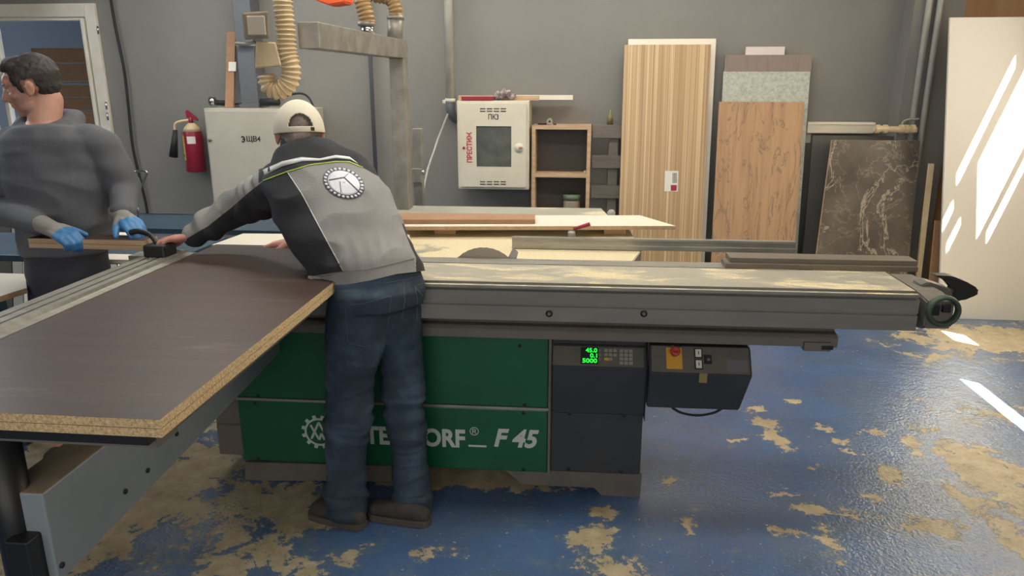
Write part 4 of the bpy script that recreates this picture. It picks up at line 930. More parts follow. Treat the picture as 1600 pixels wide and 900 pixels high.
c = pY(1048, 283, 5.655); bm = B()
def lp(px, py): # point on the leaning face
    y_ = 5.66
    for _ in range(4):
        p = pY(px, py, y_); y_ = 5.55+.25*p.z/pY(976, 70, 5.80).z-.0015
    return pY(px, py, y_)
prism(bm, [lp(1038, 299), lp(1059, 299), lp(1060, 267), lp(1039, 267)], (0, -.001, 0)); stk = mk('sticker', bm, M['sticker'], zb_o)
bm = B(); prism(bm, [lp(1048, 298)-V((0, .002, 0)), lp(1057, 298)-V((0, .002, 0)), lp(1057.5, 289)-V((0, .002, 0)), lp(1048, 289)-V((0, .002, 0))], (0, -.0006, 0), .0); mk('red_logo', bm, M['red'], stk)
bm = B()
for k in range(4): prism(bm, [lp(1051+k*1.8, 286)-V((0, .002, 0)), lp(1052+k*1.8, 286)-V((0, .002, 0)), lp(1052+k*1.8, 270)-V((0, .002, 0)), lp(1051+k*1.8, 270)-V((0, .002, 0))], (0, -.0006, 0))
mk('print_lines', bm, M['rail_grey'], stk)
lean_px('walnut_board', 1134, 1269, 86, 5.66, 5.84, .02, [M['walnut'], M['white_board']], 'grey-brown wood-grain board, tallest of the leaning boards in the middle stack')
a_, b_ = pY(1165, 80, 5.87), pY(1226, 80, 5.87); bm = B(); box(bm, (a_.x, 5.866, .02), (b_.x, 5.885, pY(1190, 73, 5.87).z), .001); tag(mk('pale_strip_board', bm, mat('pale_pink_laminate', 'cfc4bf', .5)), 'narrow pale board peeking out above the grey-brown board against the wall', 'board')
lean_px('terrazzo_board', 1131, 1266, 112, 5.60, 5.79, .022, [M['terrazzo'], M['white_board']], 'speckled grey-green board between the grey-brown board and the oak board')
lean_px('oak_board', 1124, 1257, 159, 5.52, 5.72, .022, [M['oak'], M['pine']], 'knotty oak patterned board at the front of the middle stack')
# dark panels, radiator
lean_px('dark_board', 1270, 1397, 212, 5.66, 5.75, .018, [M['darkboard'], M['darkboard']], 'dark grey board leaning below the radiator behind the marble board')
rd = empty('radiator', (1.8, 5.85, 1.1), 'flat cream radiator on the wall behind the marble patterned board', 'radiator')
a_, b_ = pY(1262, 192, 5.82), pY(1365, 209, 5.82)
bm = B(); box(bm, (a_.x, 5.82, b_.z), (b_.x, 5.88, a_.z), .005); mk('radiator_body', bm, M['cream'], rd)
bm = B(); box(bm, (a_.x, 5.815, a_.z-.012), (b_.x+.004, 5.885, a_.z+.006), .003); mk('radiator_rim', bm, M['white_board'], rd)
bm = B(); box(bm, (a_.x, 5.88, a_.z-.15), (a_.x+.05, 5.9, a_.z-.02)); mk('wall_bracket', bm, M['cream'], rd)
rp = empty('radiator_valve', pY(1400, 200, 5.68), 'beige pipe with a lever valve at the right end of the radiator', 'valve')
bm = B(); cone(bm, pY(1366, 201, 5.64), pY(1432, 203, 5.64), .022, .022, 14)
for px in (1371, 1383, 1408, 1416, 1426): cone(bm, pY(px-3, 201.5, 5.64), pY(px+3, 201.5, 5.64), .031, .031, 10)
mk('valve_pipe', bm, M['hose'], rp)
bm = B(); tube(bm, smoothpath([pY(1410, 198, 5.67), pY(1411, 191, 5.67), pY(1420, 187, 5.67), pY(1437, 186, 5.67)], 4), .008, 8); mk('valve_lever', bm, M['lightpipe'], rp, True)
mb = lean_px('marble_board', 1300, 1438, 219, 5.38, 5.62, .022, [M['marble'], M['pine']], 'dark marble patterned board leaning in front of the radiator')
# marble board stands slightly skewed: its foot is further left than its top
for v in mb.data.vertices:
    if v.co.z+mb.location.z < .5: v.co.x -= .10 if v.co.x < 0 else 0.04
bm = B(); a_ = pY(1425, 235, 5.65); leaning(bm, a_.x-.03, a_.x+.045, 5.53, 5.64, a_.z, .016); tag(mk('chipboard_offcut', bm, M['chip']), 'raw chipboard edge strip leaning behind the right edge of the marble board', 'board')
# boards and pipes at the dark corner
for px0, px1, py, y_, mt, lab in ((1452, 1460, 256, 5.55, M['hose'], 'narrow pale batten standing at the dark corner left of the white sheet'), (1462, 1480, 345, 5.42, M['brownboard'], 'reddish-brown board standing behind the left edge of the white sheet')):
    a_, b_ = pY(px0, py, y_), pY(px1, py, y_); bm = B(); leaning(bm, a_.x, b_.x, y_-.08, y_, a_.z, .02); tag(mk('corner_board', bm, mt), lab, 'board')
for px, lab in ((1449, 'left of the two vertical pipes in the dark corner'), (1466, 'right of the two vertical pipes in the dark corner')):
    x_ = pY(px, 30, 5.69).x; bm = B(); cone(bm, (x_, 5.694, .1), (x_, 5.694, ZC), .022, .022, 18); tag(mk('corner_pipe', bm, M['lightpipe'], smooth=True), lab, 'pipe')
# big white sheet
a_ = pY(1487, 27, 5.34); bx_ = pZ(1466, 497, 0)
bm = B(); hexa(bm, [(bx_.x, 5.20, .001), (3.3, 5.20, .001), (3.3, 5.22, .001), (bx_.x, 5.22, .001), (a_.x, 5.36, a_.z), (3.3, 5.36, a_.z), (3.3, 5.38, a_.z), (a_.x, 5.38, a_.z)])
tag(mk('white_sheet', bm, M['white_sheet']), 'very large white board leaning at the right with sunlight streaks across it', 'board')

# ================================================================ PEOPLE
def proj(p):
    q = V(p)-CAM; d = q.dot(cfwd); return 800+FPX*q.dot(crt)/d, 450-FPX*q.dot(cup)/d
def ball(bm, c, r, rot=None):
    if isinstance(r, (int, float)): r = (r, r, r)
    mt = Matrix.Translation(V(c)) @ (rot.to_4x4() if rot else Matrix.Identity(4)) @ Matrix.Diagonal((*r, 1))
    bmesh.ops.create_icosphere(bm, subdivisions=3, radius=1, matrix=mt)
def chain(bm, pr):
    for p, r in pr: ball(bm, p, r)
    for (p, r), (q, s) in zip(pr, pr[1:]):
        if (V(q)-V(p)).length > 1e-4: cone(bm, p, q, r, s, 20)
def loft(bm, rings, n=28, e=2.2):
    rr = []
    for c, a, b in rings:
        row = []
        for k in range(n):
            t = 2*math.pi*k/n; ct, s_ = math.cos(t), math.sin(t)
            row.append(bm.verts.new(V(c)+V(a)*(abs(ct)**(2/e)*math.copysign(1, ct))+V(b)*(abs(s_)**(2/e)*math.copysign(1, s_))))
        rr.append(row)
    for a, b in zip(rr, rr[1:]):
        for k in range(n): bm.faces.new((a[k], a[(k+1) % n], b[(k+1) % n], b[k]))
    bm.faces.new(rr[0][::-1]); bm.faces.new(rr[-1])
def fuse(bm, voxel=.006, smooth=4, disp=None):
    bmesh.ops.recalc_face_normals(bm, faces=bm.faces)
    me = bpy.data.meshes.new('tmp'); bm.to_mesh(me); bm.free(); o = bpy.data.objects.new('tmp', me); C.objects.link(o)
    md = o.modifiers.new('r', 'REMESH'); md.mode = 'VOXEL'; md.voxel_size = voxel
    bpy.context.view_layer.update()
    me2 = bpy.data.meshes.new_from_object(o.evaluated_get(bpy.context.evaluated_depsgraph_get()))
    bpy.data.objects.remove(o); b2 = B(); b2.from_mesh(me2); bpy.data.meshes.remove(me2)
    for _ in range(smooth): bmesh.ops.smooth_vert(b2, verts=b2.verts, factor=.5, use_axis_x=True, use_axis_y=True, use_axis_z=True)
    if disp:
        b2.normal_update(); mv = [(v, v.normal*disp(v.co, v.normal)) for v in b2.verts]
        for v, d in mv: v.co += d
    return b2
def ridg(p): return 1-abs(noise.noise(p))*2
def hand(bm, wrist, fdir, pdir, curls=(20, 35, 25), side_sign=1, sc=1.0, spread=.0, thumb=(.5, .6, .3), fat=0, fb=None):
    """palm, four unequal bent fingers and a thumb leaving the side of the palm"""
    f = V(fdir).normalized(); p = V(pdir); p = (p-f*p.dot(f)).normalized(); s = f.cross(p)*side_sign; w_ = V(wrist); tips = []
    for k, (off, ml, fl) in enumerate(((.030, .090, .070), (.010, .094, .078), (-.010, .090, .072), (-.029, .083, .056))):
        a = w_+s*off*.6*sc+f*.012*sc; kn = w_+s*off*sc+f*ml*sc
        chain(bm, [(a, (.015+fat)*sc), (kn, (.0125+fat)*sc)])
        d = (f+s*spread*off*20).normalized(); q = kn; ang = 0; pts = [(q, (.0105+fat)*sc)]
        for j, (frac, cu) in enumerate(zip((.45, .30, .25), curls)):
            ang += math.radians(cu+(k*3 if j else 0)); dd = d*math.cos(ang)+p*math.sin(ang); q = q+dd*fl*frac*sc; pts.append((q, (.0095-.0012*j+fat)*sc))
        chain(bm if fb is None else fb, pts); tips.append(q)
    chain(bm, [(w_+f*.03*sc-s*.012*sc, (.018+fat)*sc), (w_+f*.06*sc+s*.004*sc, (.018+fat)*sc)])
    tb_ = w_+f*.022*sc+s*.026*sc; td = (s*thumb[0]+f*thumb[1]+p*thumb[2]).normalized()
    q1 = tb_+td*.036*sc; q2 = q1+(td+f*.35).normalized()*.030*sc; q3 = q2+(td+f*.6+p*.2).normalized()*.022*sc
    chain(bm, [(tb_, (.0155+fat)*sc), (q1, (.0125+fat)*sc), (q2, (.0105+fat)*sc), (q3, (.0085+fat)*sc)])
    return tips
def head(bm, c, R, big=1.0, nose=True):
    """R: columns = head's right, forward, up"""
    def P(x, y, z): return V(c)+R @ (V((x, y, z))*big)
    def E(x, y, z, rx, ry, rz, ex=None): ball(bm, P(x, y, z), (rx*big, ry*big, rz*big), R @ ex if ex else R)
    E(0, -.014, .032, .075, .095, .088); E(0, .025, -.03, .060, .066, .075); E(0, .035, -.078, .046, .050, .034); E(0, .070, -.097, .022, .018, .017)
    E(0, .072, .035, .056, .022, .034)
    for s in (-1, 1):
        E(s*.030, .079, .022, .024, .013, .009); E(s*.043, .062, -.020, .020, .022, .018); E(s*.045, .02, -.07, .018, .045, .022)
        E(s*.031, .068, .003, .015, .014, .010)
        er = Matrix.Rotation(math.radians(-18*s), 3, 'Z')
        E(s*.079, -.008, -.002, .006, .019, .031, er); E(s*.081, -.016, .008, .007, .011, .018, er); E(s*.077, .001, -.026, .006, .009, .010)
    if nose:
        chain(bm, [(P(0, .088, .016), .0085*big), (P(0, .103, -.010), .0105*big), (P(0, .113, -.030), .0125*big)])
        for s in (-1, 1): E(s*.011, .098, -.034, .009, .012, .008)
        E(0, .088, -.052, .022, .012, .008); E(0, .088, -.062, .021, .013, .0075); E(0, .080, -.076, .02, .012, .01)
def rotm(fwd, up=(0, 0, 1)):
    f = V(fwd).normalized(); r = f.cross(V(up)).normalized(); u = r.cross(f); return Matrix((r, f, u)).transposed()

# ---------------------------------------------------------------- the bending worker (seen from behind)
pel = V((-.715, 2.44, .90))
man = empty('person', (pel.x, pel.y, 0), 'person in cream cap, grey work jacket and blue jeans bending over the dark panel', 'person')
lat = V((.85, .53, 0)); dep = V((-.53, .85, 0))
hL, kL, aL = pY(566, 500, 2.42), pY(546, 625, 2.40), pY(543, 793, 2.40)
hR, kR, aR = pY(620, 500, 2.50), pY(631, 625, 2.50), pY(646, 790, 2.48)
hem_, mid_, che_, sho_, nec_ = pY(584, 432, 2.46), pY(551, 385, 2.50), pY(524, 328, 2.57), pY(493, 272, 2.62), pY(473, 236, 2.64)
hc = pY(468, 211, 2.68); HR = rotm((-.40, .88, -.22)); KR = HR @ Matrix.Rotation(math.radians(6), 3, 'X'); kc = hc-KR @ V((0, 0, .010))
shl, ell, wrl = pY(436, 292, 2.60), pY(366, 326, 2.74), pY(297, 371, 2.66)
shr, elr, wrr = pY(545, 290, 2.72), pY(520, 360, 2.84), pY(462, 378, 2.86)
bm = B()
head(bm, hc, HR, 1.0)
chain(bm, [(hc+HR @ V((0, -.03, -.06)), .058), (nec_+V((0, 0, .02)), .060), (nec_-V((0, 0, .03)), .075)])
def tors(sc, extra=0):
    latS = V((.86, .42, .18)).normalized(); axd = (nec_-hem_).normalized()
    R_ = []
    for c, a_, wv, dv in ((pel-V((0, 0, .02)), lat, .155, .115), (hem_, lat, .160, .115), (mid_, lat, .168, .112), (che_, (lat+latS).normalized(), .185, .115), (sho_, latS, .165, .088), (nec_, latS, .075, .06)):
        a_ = V(a_).normalized(); n_ = axd.cross(a_).normalized(); R_.append((c, a_*wv*sc+a_*extra, n_*dv*sc+n_*extra))
    return R_
loft(bm, tors(.88))
for h, k, a in ((hL, kL, aL), (hR, kR, aR)): chain(bm, [(h, .068), (k, .045), (a, .033)])
shoes = []
for heel, toe, a in (((566, 824), (488, 801), aL), ((668, 819), (577, 802), aR)):
    h_, t_ = pZ(*heel, 0), pZ(*toe, 0); d = (t_-h_).normalized(); Lh = (t_-h_).length
    shoes.append((h_, d, Lh)); chain(bm, [(a, .030), (h_+d*.06+V((0, 0, .05)), .024), (h_+d*(Lh-.08)+V((0, 0, .038)), .018)])
chain(bm, [(shl, .06), (ell, .045), (wrl, .028)]); chain(bm, [(shr, .06), (elr, .045), (wrr, .028)])
# left hand: grips the fence stop, thumb towards the panel
hd = (V((-1.60, 2.585, 1.02))-wrl)
hand(bm, wrl+hd.normalized()*.0, hd+V((0, -.01, .0)), (0, -.25, -1), (20, 50, 45), -1, .95, thumb=(.9, .25, .45))
tipsR = hand(bm, wrr, V((-1, -.10, -.10)), (0, -.05, -1), (12, 18, 12), 1, .95, spread=.2)
body = mk('body', fuse(bm, .0045, 3), [M['skin_red']], man, True)
# hair at the nape
bm = B(); 
ball(bm, hc+HR @ V((0, -.014, .026)), (.0775, .0975, .0885), HR); ball(bm, hc+HR @ V((0, -.05, -.03)), (.060, .062, .052), HR)
hb_ = fuse(bm, .005, 3)
hair = mk('hair', hb_, M['hair_grey'], man, True)
# cap: dome with an arched opening at the back, strap and visor
bm = B(); nu, nv = 128, 56; grid = []
cr = (.0875, .109, .114)
for j in range(nv+1):
    th_ = math.radians(92)*j/nv; row = []
    for i in range(nu):
        ph = 2*math.pi*i/nu; v = V((math.sin(th_)*math.sin(ph)*cr[0], -math.sin(th_)*math.cos(ph)*cr[1]-.012, math.cos(th_)*cr[2]+.018)); row.append(v)
    grid.append(row)
vs = [[bm.verts.new(kc+KR @ v) for v in row] for row in grid]
for j in range(nv):
    for i in range(nu):
        c = (grid[j][i]+grid[j+1][(i+1) % nu])/2; back_ = c.y < -.03
        if back_ and (c.x/.040)**2+((c.z-.034)/.044)**2 < 1 and c.z > .034: continue
        bm.faces.new((vs[j][i], vs[j][(i+1) % nu], vs[j+1][(i+1) % nu], vs[j+1][i]))
bmesh.ops.remove_doubles(bm, verts=bm.verts, dist=1e-5)
bm.normal_update(); bmesh.ops.solidify(bm, geom=bm.faces[:], thickness=.003)
cap = mk('cap', bm, M['cap'], man, True)
bm = B(); prev = None
vis = []
for r_ in (0, 1):
    for k in range(17):
        t = math.radians(-62+124*k/16); rr = .098+.07*r_*math.cos(t*.9); vis.append((V((math.sin(t)*(.080+.012*r_), math.cos(t)*.09+(.068*r_*math.cos(t)), .012-.022*r_+.012*math.cos(t)*(1-r_)))))
vv_ = [bm.verts.new(kc+KR @ v) for v in vis]
for k in range(16): bm.faces.new((vv_[k], vv_[k+1], vv_[18+k], vv_[17+k]))
bm.normal_update(); bmesh.ops.solidify(bm, geom=bm.faces[:], thickness=.004); mk('visor', bm, M['cap'], cap, True)
bm = B()
def capstrip(a0, a1, z0, z1, off, n=16):
    A_ = []
    for k in range(n+1):
        t = math.radians(a0+(a1-a0)*k/n)
        for z_ in (z0, z1): A_.append(bm.verts.new(kc+KR @ V((math.sin(t)*(cr[0]+off), -math.cos(t)*(cr[1]+off)-.012, z_))))
    for k in range(n): bm.faces.new((A_[2*k], A_[2*k+2], A_[2*k+3], A_[2*k+1]))
capstrip(-40, 40, .017, .032, .0015); bm.normal_update(); bmesh.ops.solidify(bm, geom=bm.faces[:], thickness=.002); mk('cap_strap', bm, M['cap'], cap, True)
bm = B(); capstrip(22, 31, .018, .031, .004, 4); bm.normal_update(); bmesh.ops.solidify(bm, geom=bm.faces[:], thickness=.002); mk('strap_buckle', bm, M['rubber'], cap)

# jacket
bm = B(); loft(bm, [(hem_-(nec_-hem_).normalized()*.045, lat*.170, dep*.130)]+[(c, a, b) for i, (c, a, b) in enumerate(tors(1.0, .024)) if i > 0])
axd = (nec_-hem_).normalized()
chain(bm, [(shl, .078), (shl.lerp(ell, .5)+V((0, 0, -.006)), .072), (ell, .064), (ell.lerp(wrl, .55), .055), (wrl.lerp(ell, .12), .040)])
chain(bm, [(shr, .078), (elr, .062), (wrr.lerp(elr, .15), .042)])
chain(bm, [(shl.lerp(sho_, .35)+V((0, 0, .02)), .075), (shr.lerp(sho_, .3)+V((0, 0, .03)), .075), ])
chain(bm, [(nec_-axd*.02, .074), (nec_+axd*.012, .069)])
def jd(p, n):
    w1 = ridg(V((p.x*6, p.y*6, p.z*9)))*.010
    u_ = (p-hem_).dot(axd); f = max(0, 1-abs(u_-.06)/.07)
    g = math.sin((p-hem_).dot(lat)*150+noise.noise(p*9)*3)*.0028*f
    s_ = 0
    if p.x < shl.x-.02:
        d = (wrl-shl).normalized(); s_ = math.sin((p-shl).dot(d)*70+noise.noise(p*8)*5)*.005
    return w1+g+s_
jb = fuse(bm, .0065, 5, jd)
# open the neck: remove what lies above the collar plane
cn = nec_+axd*.030
def cutpx(bm, a, b):
    ra, rb = ray(*a), ray(*b); bmesh.ops.bisect_plane(bm, geom=bm.verts[:]+bm.edges[:]+bm.faces[:], plane_co=CAM, plane_no=ra.cross(rb).normalized(), dist=1e-5)
hembot = [(440, 462), (470, 455), (502, 447), (545, 444), (580, 438), (620, 428), (664, 423), (690, 422)]
yoke = [(396, 290), (411, 282.5), (448, 268.5), (485, 257.6), (524, 252.8), (546, 253), (567, 262), (590, 275)]
slv = [(411, 283), (387.5, 301.6), (360, 325.7), (325.5, 353), (290, 374)]
sidel = [(447.5, 268), (470, 301.6), (501, 360), (536, 424)]
hemt = [(470, 434), (536, 424), (600, 417), (640, 403), (652, 402)]
sider = [(628, 350), (641, 384), (650, 403)]
for pl in (yoke, slv, sidel, hemt, sider, hembot):
    for a, b in zip(pl, pl[1:]): cutpx(jb, a, b)
def side(pl, p, axis):   # is p on the far (+) side of a polyline given as a function of x or y
    pl = sorted(pl, key=lambda q: q[axis]); t = p[axis]
    for a, b in zip(pl, pl[1:]):
        if a[axis] <= t <= b[axis]: return p[1-axis]-(a[1-axis]+(b[1-axis]-a[1-axis])*(t-a[axis])/(b[axis]-a[axis]))
    a = pl[0] if t < pl[0][axis] else pl[-1]; return p[1-axis]-a[1-axis]
kill = [f for f in jb.faces if (lambda q, z_: q[0] > 470 and z_ < 1.12 and side(hembot, q, 0) > 0)(proj(f.calc_center_median()), f.calc_center_median().z)]
bmesh.ops.delete(jb, geom=kill, context='FACES')
jb.faces.ensure_lookup_table()
jcol = []
for f in jb.faces:
    p = proj(f.calc_center_median()); x, y = p
    if x > 396 and side(yoke, p, 0) < 0 and x > 404: k = 1
    elif y < 424 and side(sidel, p, 1) > 0: k = 1 if side(sider, p, 1) > 0 and y > 350 else 0
    elif x > 470 and y > 400 and side(hemt, p, 0) > 0: k = 0
    elif x < 411: k = 1 if side(slv, p, 0) > 0 else 0
    else: k = 1
    f.material_index = k
jacket = mk('jacket', jb, [M['jk_grey'], M['jk_black']], man, True)
def bvh(o):
    bm = B(); bm.from_mesh(o.data); bm.transform(Matrix.Translation(V(o['_o']))); t = BVHTree.FromBMesh(bm); bm.free(); return t
jt_ = bvh(jacket)
def hit(t, px, py, off=.0015, last=[None]):
    d = ray(px, py).normalized(); r = t.ray_cast(CAM, d)
    if r[0] is None: return None
    return r[0]-d*off
def decal(bm, t, quads, th=.0012, off=.0012):
    for q in quads:
        ps = [hit(t, *p, off) for p in q]
        if any(p is None for p in ps): continue
        if max((ps[0]-p).length for p in ps) > .08: continue
        d = V((0, 0, 0))
        bm.faces.new([bm.verts.new(p) for p in ps])
def ribbon(up_, lo_, n=10):
    """quads between two pixel polylines"""
    def samp(pl, t):
        k = min(int(t*(len(pl)-1)), len(pl)-2); u = t*(len(pl)-1)-k; return tuple(pl[k][i]+(pl[k+1][i]-pl[k][i])*u for i in (0, 1))
    N_ = n*(len(up_)-1); return [(samp(up_, k/N_), samp(up_, (k+1)/N_), samp(lo_, (k+1)/N_), samp(lo_, k/N_)) for k in range(N_)]
def fin(name, bm, mt, parent, th=.0012):
    bmesh.ops.remove_doubles(bm, verts=bm.verts, dist=2e-4); bm.normal_update(); bmesh.ops.solidify(bm, geom=bm.faces[:], thickness=th)
    return mk(name, bm, mt, parent, True)
bm = B(); decal(bm, jt_, ribbon([(411, 265.5), (441, 252.2), (471, 245.5), (499.6, 247.8), (524.4, 242.4), (545.8, 245.1), (556.4, 253)], [(413, 274), (441, 260.2), (471, 252.2), (499.6, 251.3), (524.4, 247.4), (547.6, 249.6), (560, 256.7)], 8)); fin('reflective_band', bm, M['reflective'], jacket)
lm = yoke[1:7]; bm = B(); decal(bm, jt_, ribbon([(x, y-.8) for x, y in lm], [(x, y+.7) for x, y in lm], 8)); fin('lime_piping', bm, M['lime'], jacket)
hb2_ = [(482, 433), (510, 430), (536, 424.5), (575, 421), (615, 412), (650, 403)]; bm = B(); decal(bm, jt_, ribbon([(x, y-.5) for x, y in hb2_], [(x, y+.7) for x, y in hb2_], 8)); fin('hem_seam', bm, M['rail_grey'], jacket)
sm = [(448, 269), (470, 301.6), (501, 360), (535, 423)]; bm = B(); decal(bm, jt_, ribbon(sm, [(x+1.6, y) for x, y in sm], 10)); fin('side_piping', bm, M['reflective'], jacket)
EC = (537, 286); e1, e2 = (29, 16), (14, -18.5)
def em(u, v): return (EC[0]+u*e1[0]+v*e2[0], EC[1]+u*e1[1]+v*e2[1])
def ringq(r0, r1, a0=0, a1=360, n=72, m_=1):
    out = []
    for j in range(m_):
        ra, rb = r0+(r1-r0)*j/m_, r0+(r1-r0)*(j+1)/m_
        for k in range(n):
            t0, t1 = math.radians(a0+(a1-a0)*k/n), math.radians(a0+(a1-a0)*(k+1)/n)
            out.append((em(math.cos(t0)*ra, math.sin(t0)*ra), em(math.cos(t1)*ra, math.sin(t1)*ra), em(math.cos(t1)*rb, math.sin(t1)*rb), em(math.cos(t0)*rb, math.sin(t0)*rb)))
    return out
bm = B(); decal(bm, jt_, ringq(.02, 1.0, n=60, m_=7), off=.0022); emb = fin('round_emblem', bm, M['emblem_dark'], jacket)
bm = B(); decal(bm, jt_, ringq(.02, .78, n=60, m_=6), off=.0034); fin('emblem_disc', bm, M['emblem_white'], emb)
bm = B()
for k in range(26): a0 = k*360/26; decal(bm, jt_, ringq(.83, .97, a0, a0+7.5, 3, 1), off=.0034)
fin('emblem_teeth', bm, M['emblem_white'], emb)
bm = B()
def eline(a, b, w_, n=12):
    q = []; dx, dy = b[0]-a[0], b[1]-a[1]; l = math.hypot(dx, dy); nx, ny = -dy/l*w_, dx/l*w_
    for k in range(n):
        x0_, y0_, x1_, y1_ = a[0]+dx*k/n, a[1]+dy*k/n, a[0]+dx*(k+1)/n, a[1]+dy*(k+1)/n
        q.append(((x0_-nx, y0_-ny), (x1_-nx, y1_-ny), (x1_+nx, y1_+ny), (x0_+nx, y0_+ny)))
    return q
for a, b, w_ in (((513.8, 281.6), (537.5, 277.4), .9), ((537.5, 277.4), (562.7, 301), .9), ((537.5, 277.4), (544.5, 271), .4), ((531, 283.5), (533, 301), .6)): decal(bm, jt_, eline(a, b, w_), off=.0046)
fin('emblem_lines', bm, M['emblem_dark'], emb)
# collar
bm = B(); pth = []
for k in range(25):
    t = math.radians(360*k/24); n_ = axd.cross(lat).normalized(); pth.append(nec_+axd*(.024+.012*math.cos(t))+lat*math.sin(t)*.062+n_*math.cos(t)*-.062)
pa = None
for c in pth:
    lo_, hi_ = bm.verts.new(c-axd*.03), bm.verts.new(c+axd*.010+(nec_-c).normalized()*.004)
    if pa: bm.faces.new((pa[0], lo_, hi_, pa[1]))
    pa = (lo_, hi_)
bm.normal_update(); bmesh.ops.solidify(bm, geom=bm.faces[:], thickness=.004); mk('collar', bm, M['jk_black'], jacket, True)
# snap tab at the left of the hem
p = hit(jt_, 498, 437, .004) or pY(498, 437, 2.4)
tabz = p
bm = B(); hexa(bm, [tabz+crt*a+cup*b-cfwd*c_ for c_ in (0, .008) for a, b in ((-.035, -.018), (.02, -.010), (.02, .010), (-.035, .014))], .002); tb2 = mk('hem_tab', bm, M['jk_grey'], jacket)
bm = B(); c = tabz+crt*-.02-cfwd*.009; cone(bm, c+cfwd*.002, c-cfwd*.003, .008, .006, 16); mk('snap_button', bm, M['chrome'], tb2, True)
# jeans
bm = B()
loft(bm, [(hem_+V((0, 0, .045)), lat*.158, dep*.118), (pel.lerp(hem_, .9), lat*.166, dep*.125), (pel+V((0, 0, -.00)), lat*.168, dep*.130), (pel+V((.0, 0, -.06)), lat*.160, dep*.120)])
chain(bm, [(pY(561, 490, 2.42), .112), (pY(556, 530, 2.41), .104), (pY(547, 580, 2.41), .086), (kL, .078), (pY(541, 700, 2.41), .069), (aL+V((0, 0, .02)), .065)])
chain(bm, [(pY(614, 485, 2.50), .104), (pY(625, 535, 2.52), .082), (pY(631, 585, 2.52), .074), (kR, .070), (pY(639, 700, 2.49), .063), (aR+V((0, 0, .02)), .060)])
for a in (aL, aR):
    cone(bm, a+V((0, 0, -.025)), a+V((0, 0, .06)), .069, .070, 28)
def dd(p, n):
    z_ = p.z; kn = max(0, 1-abs(z_-.42)/.20); an = max(0, 1-abs(z_-.10)/.12)
    w1 = ridg(V((p.x*4, p.y*4, p.z*24+noise.noise(p*5)*1.5)))*.017*max(kn, an*.9, .15)
    return w1+ridg(p*6)*.004
jn = fuse(bm, .0065, 4, dd)
jeans = mk('jeans', jn, M['denim'], man, True)
jj = bvh(jeans)
bm = B(); pk = [(537, 474), (550, 474.5), (565, 474.5), (578, 471), (592, 467), (611, 462)]
decal(bm, jj, ribbon(pk, [(x, y+1.4) for x, y in pk], 6))
for pl in ([(538, 474), (540, 500), (543, 535)], [(611, 463), (607, 495), (602, 523)]): decal(bm, jj, ribbon(pl, [(x+1.1, y) for x, y in pl], 10))
pl = [(543, 535), (570, 541), (590, 537), (602, 523)]; decal(bm, jj, ribbon(pl, [(x, y+1.2) for x, y in pl], 8))
for pl in ([(648, 447), (652, 468), (651, 505)], [(648, 447), (660, 443)], [(630, 438), (632, 470), (627, 500)]): decal(bm, jj, ribbon(pl, [(x+1.0, y+.4) for x, y in pl], 10))
pl = [(520, 452), (570, 447), (620, 439), (655, 432)]; decal(bm, jj, ribbon(pl, [(x, y+1.0) for x, y in pl], 10))
fin('pocket_stitching', bm, M['denim_seam'], jeans, .0008)
# shoes
for h_, d, Lh in shoes:
    bm = B(); s_ = d.cross(V((0, 0, 1))); rings = []
    for t, wv, hv in ((-.01, .02, .026), (.01, .030, .042), (.06, .034, .056), (.11, .038, .058), (.16, .042, .048), (.21, .043, .038), (Lh-.02, .034, .030), (Lh, .018, .016)):
        rings.append((h_+d*t+V((0, 0, .018+hv/2)), s_*wv, V((0, 0, hv/2+.006))))
    loft(bm, rings, e=2.4); sho = mk('shoe', fuse(bm, .006, 4), M['shoe'], man, True)
    bm = B(); pts_ = []
    for t, wv in ((-.012, .018), (.005, .036), (.06, .041), (.11, .043), (.16, .049), (.21, .050), (Lh-.015, .040), (Lh+.003, .018)): pts_.append((t, wv))
    loop = [h_+d*t+s_*w_+V((0, 0, .001)) for t, w_ in pts_]+[h_+d*t-s_*w_+V((0, 0, .001)) for t, w_ in reversed(pts_)]
    prism(bm, loop, (0, 0, .024), .003); mk('shoe_sole', bm, M['sole'], sho)

# ---------------------------------------------------------------- the standing worker
sc2 = 2.78
man2 = empty('person', pY(100, 460, sc2).xy.to_3d(), 'person in dark grey hooded top and blue-coated gloves standing at the left, looking left', 'person')
h2 = pY(50, 135, 2.80); H2 = rotm((-.90, -.38, -.20), (.10, -.05, 1))
nk = pY(70, 190, 2.80); sh2 = pY(86, 215, 2.80); ch2 = pY(92, 275, 2.80); wa2 = pY(103, 370, 2.80); hi2 = pY(104, 405, 2.80)
lt2 = V((.97, .22, 0)); dp2 = V((-.22, .97, 0))
sR, eR, wR = pY(10, 235, 2.80), pY(-18, 325, 2.74), pY(80, 357, 2.575)      # his right arm, at the left of the picture
sL, eL, wL = pY(160, 232, 2.82), pY(196, 295, 2.84), pY(192, 338, 2.70)
bm = B(); head(bm, h2, H2, .95)
chain(bm, [(h2+H2 @ V((0, -.03, -.06)), .058), (nk-V((0, 0, .0)), .060), (nk-V((0, 0, .06)), .08)])
def t2(ex):
    return [(V((hi2.x, hi2.y, .80)), lt2*(.15+ex), dp2*(.10+ex)), (hi2, lt2*(.14+ex), dp2*(.10+ex)), (wa2, lt2*(.145+ex), dp2*(.10+ex)), (ch2, lt2*(.175+ex), dp2*(.11+ex)), (sh2, lt2*(.165+ex), dp2*(.09+ex)), (sh2.lerp(nk, .7), lt2*(.10+ex), dp2*(.07+ex)), (nk+V((0, 0, .0)), lt2*.06, dp2*.06)]
loft(bm, t2(0))
f2 = []
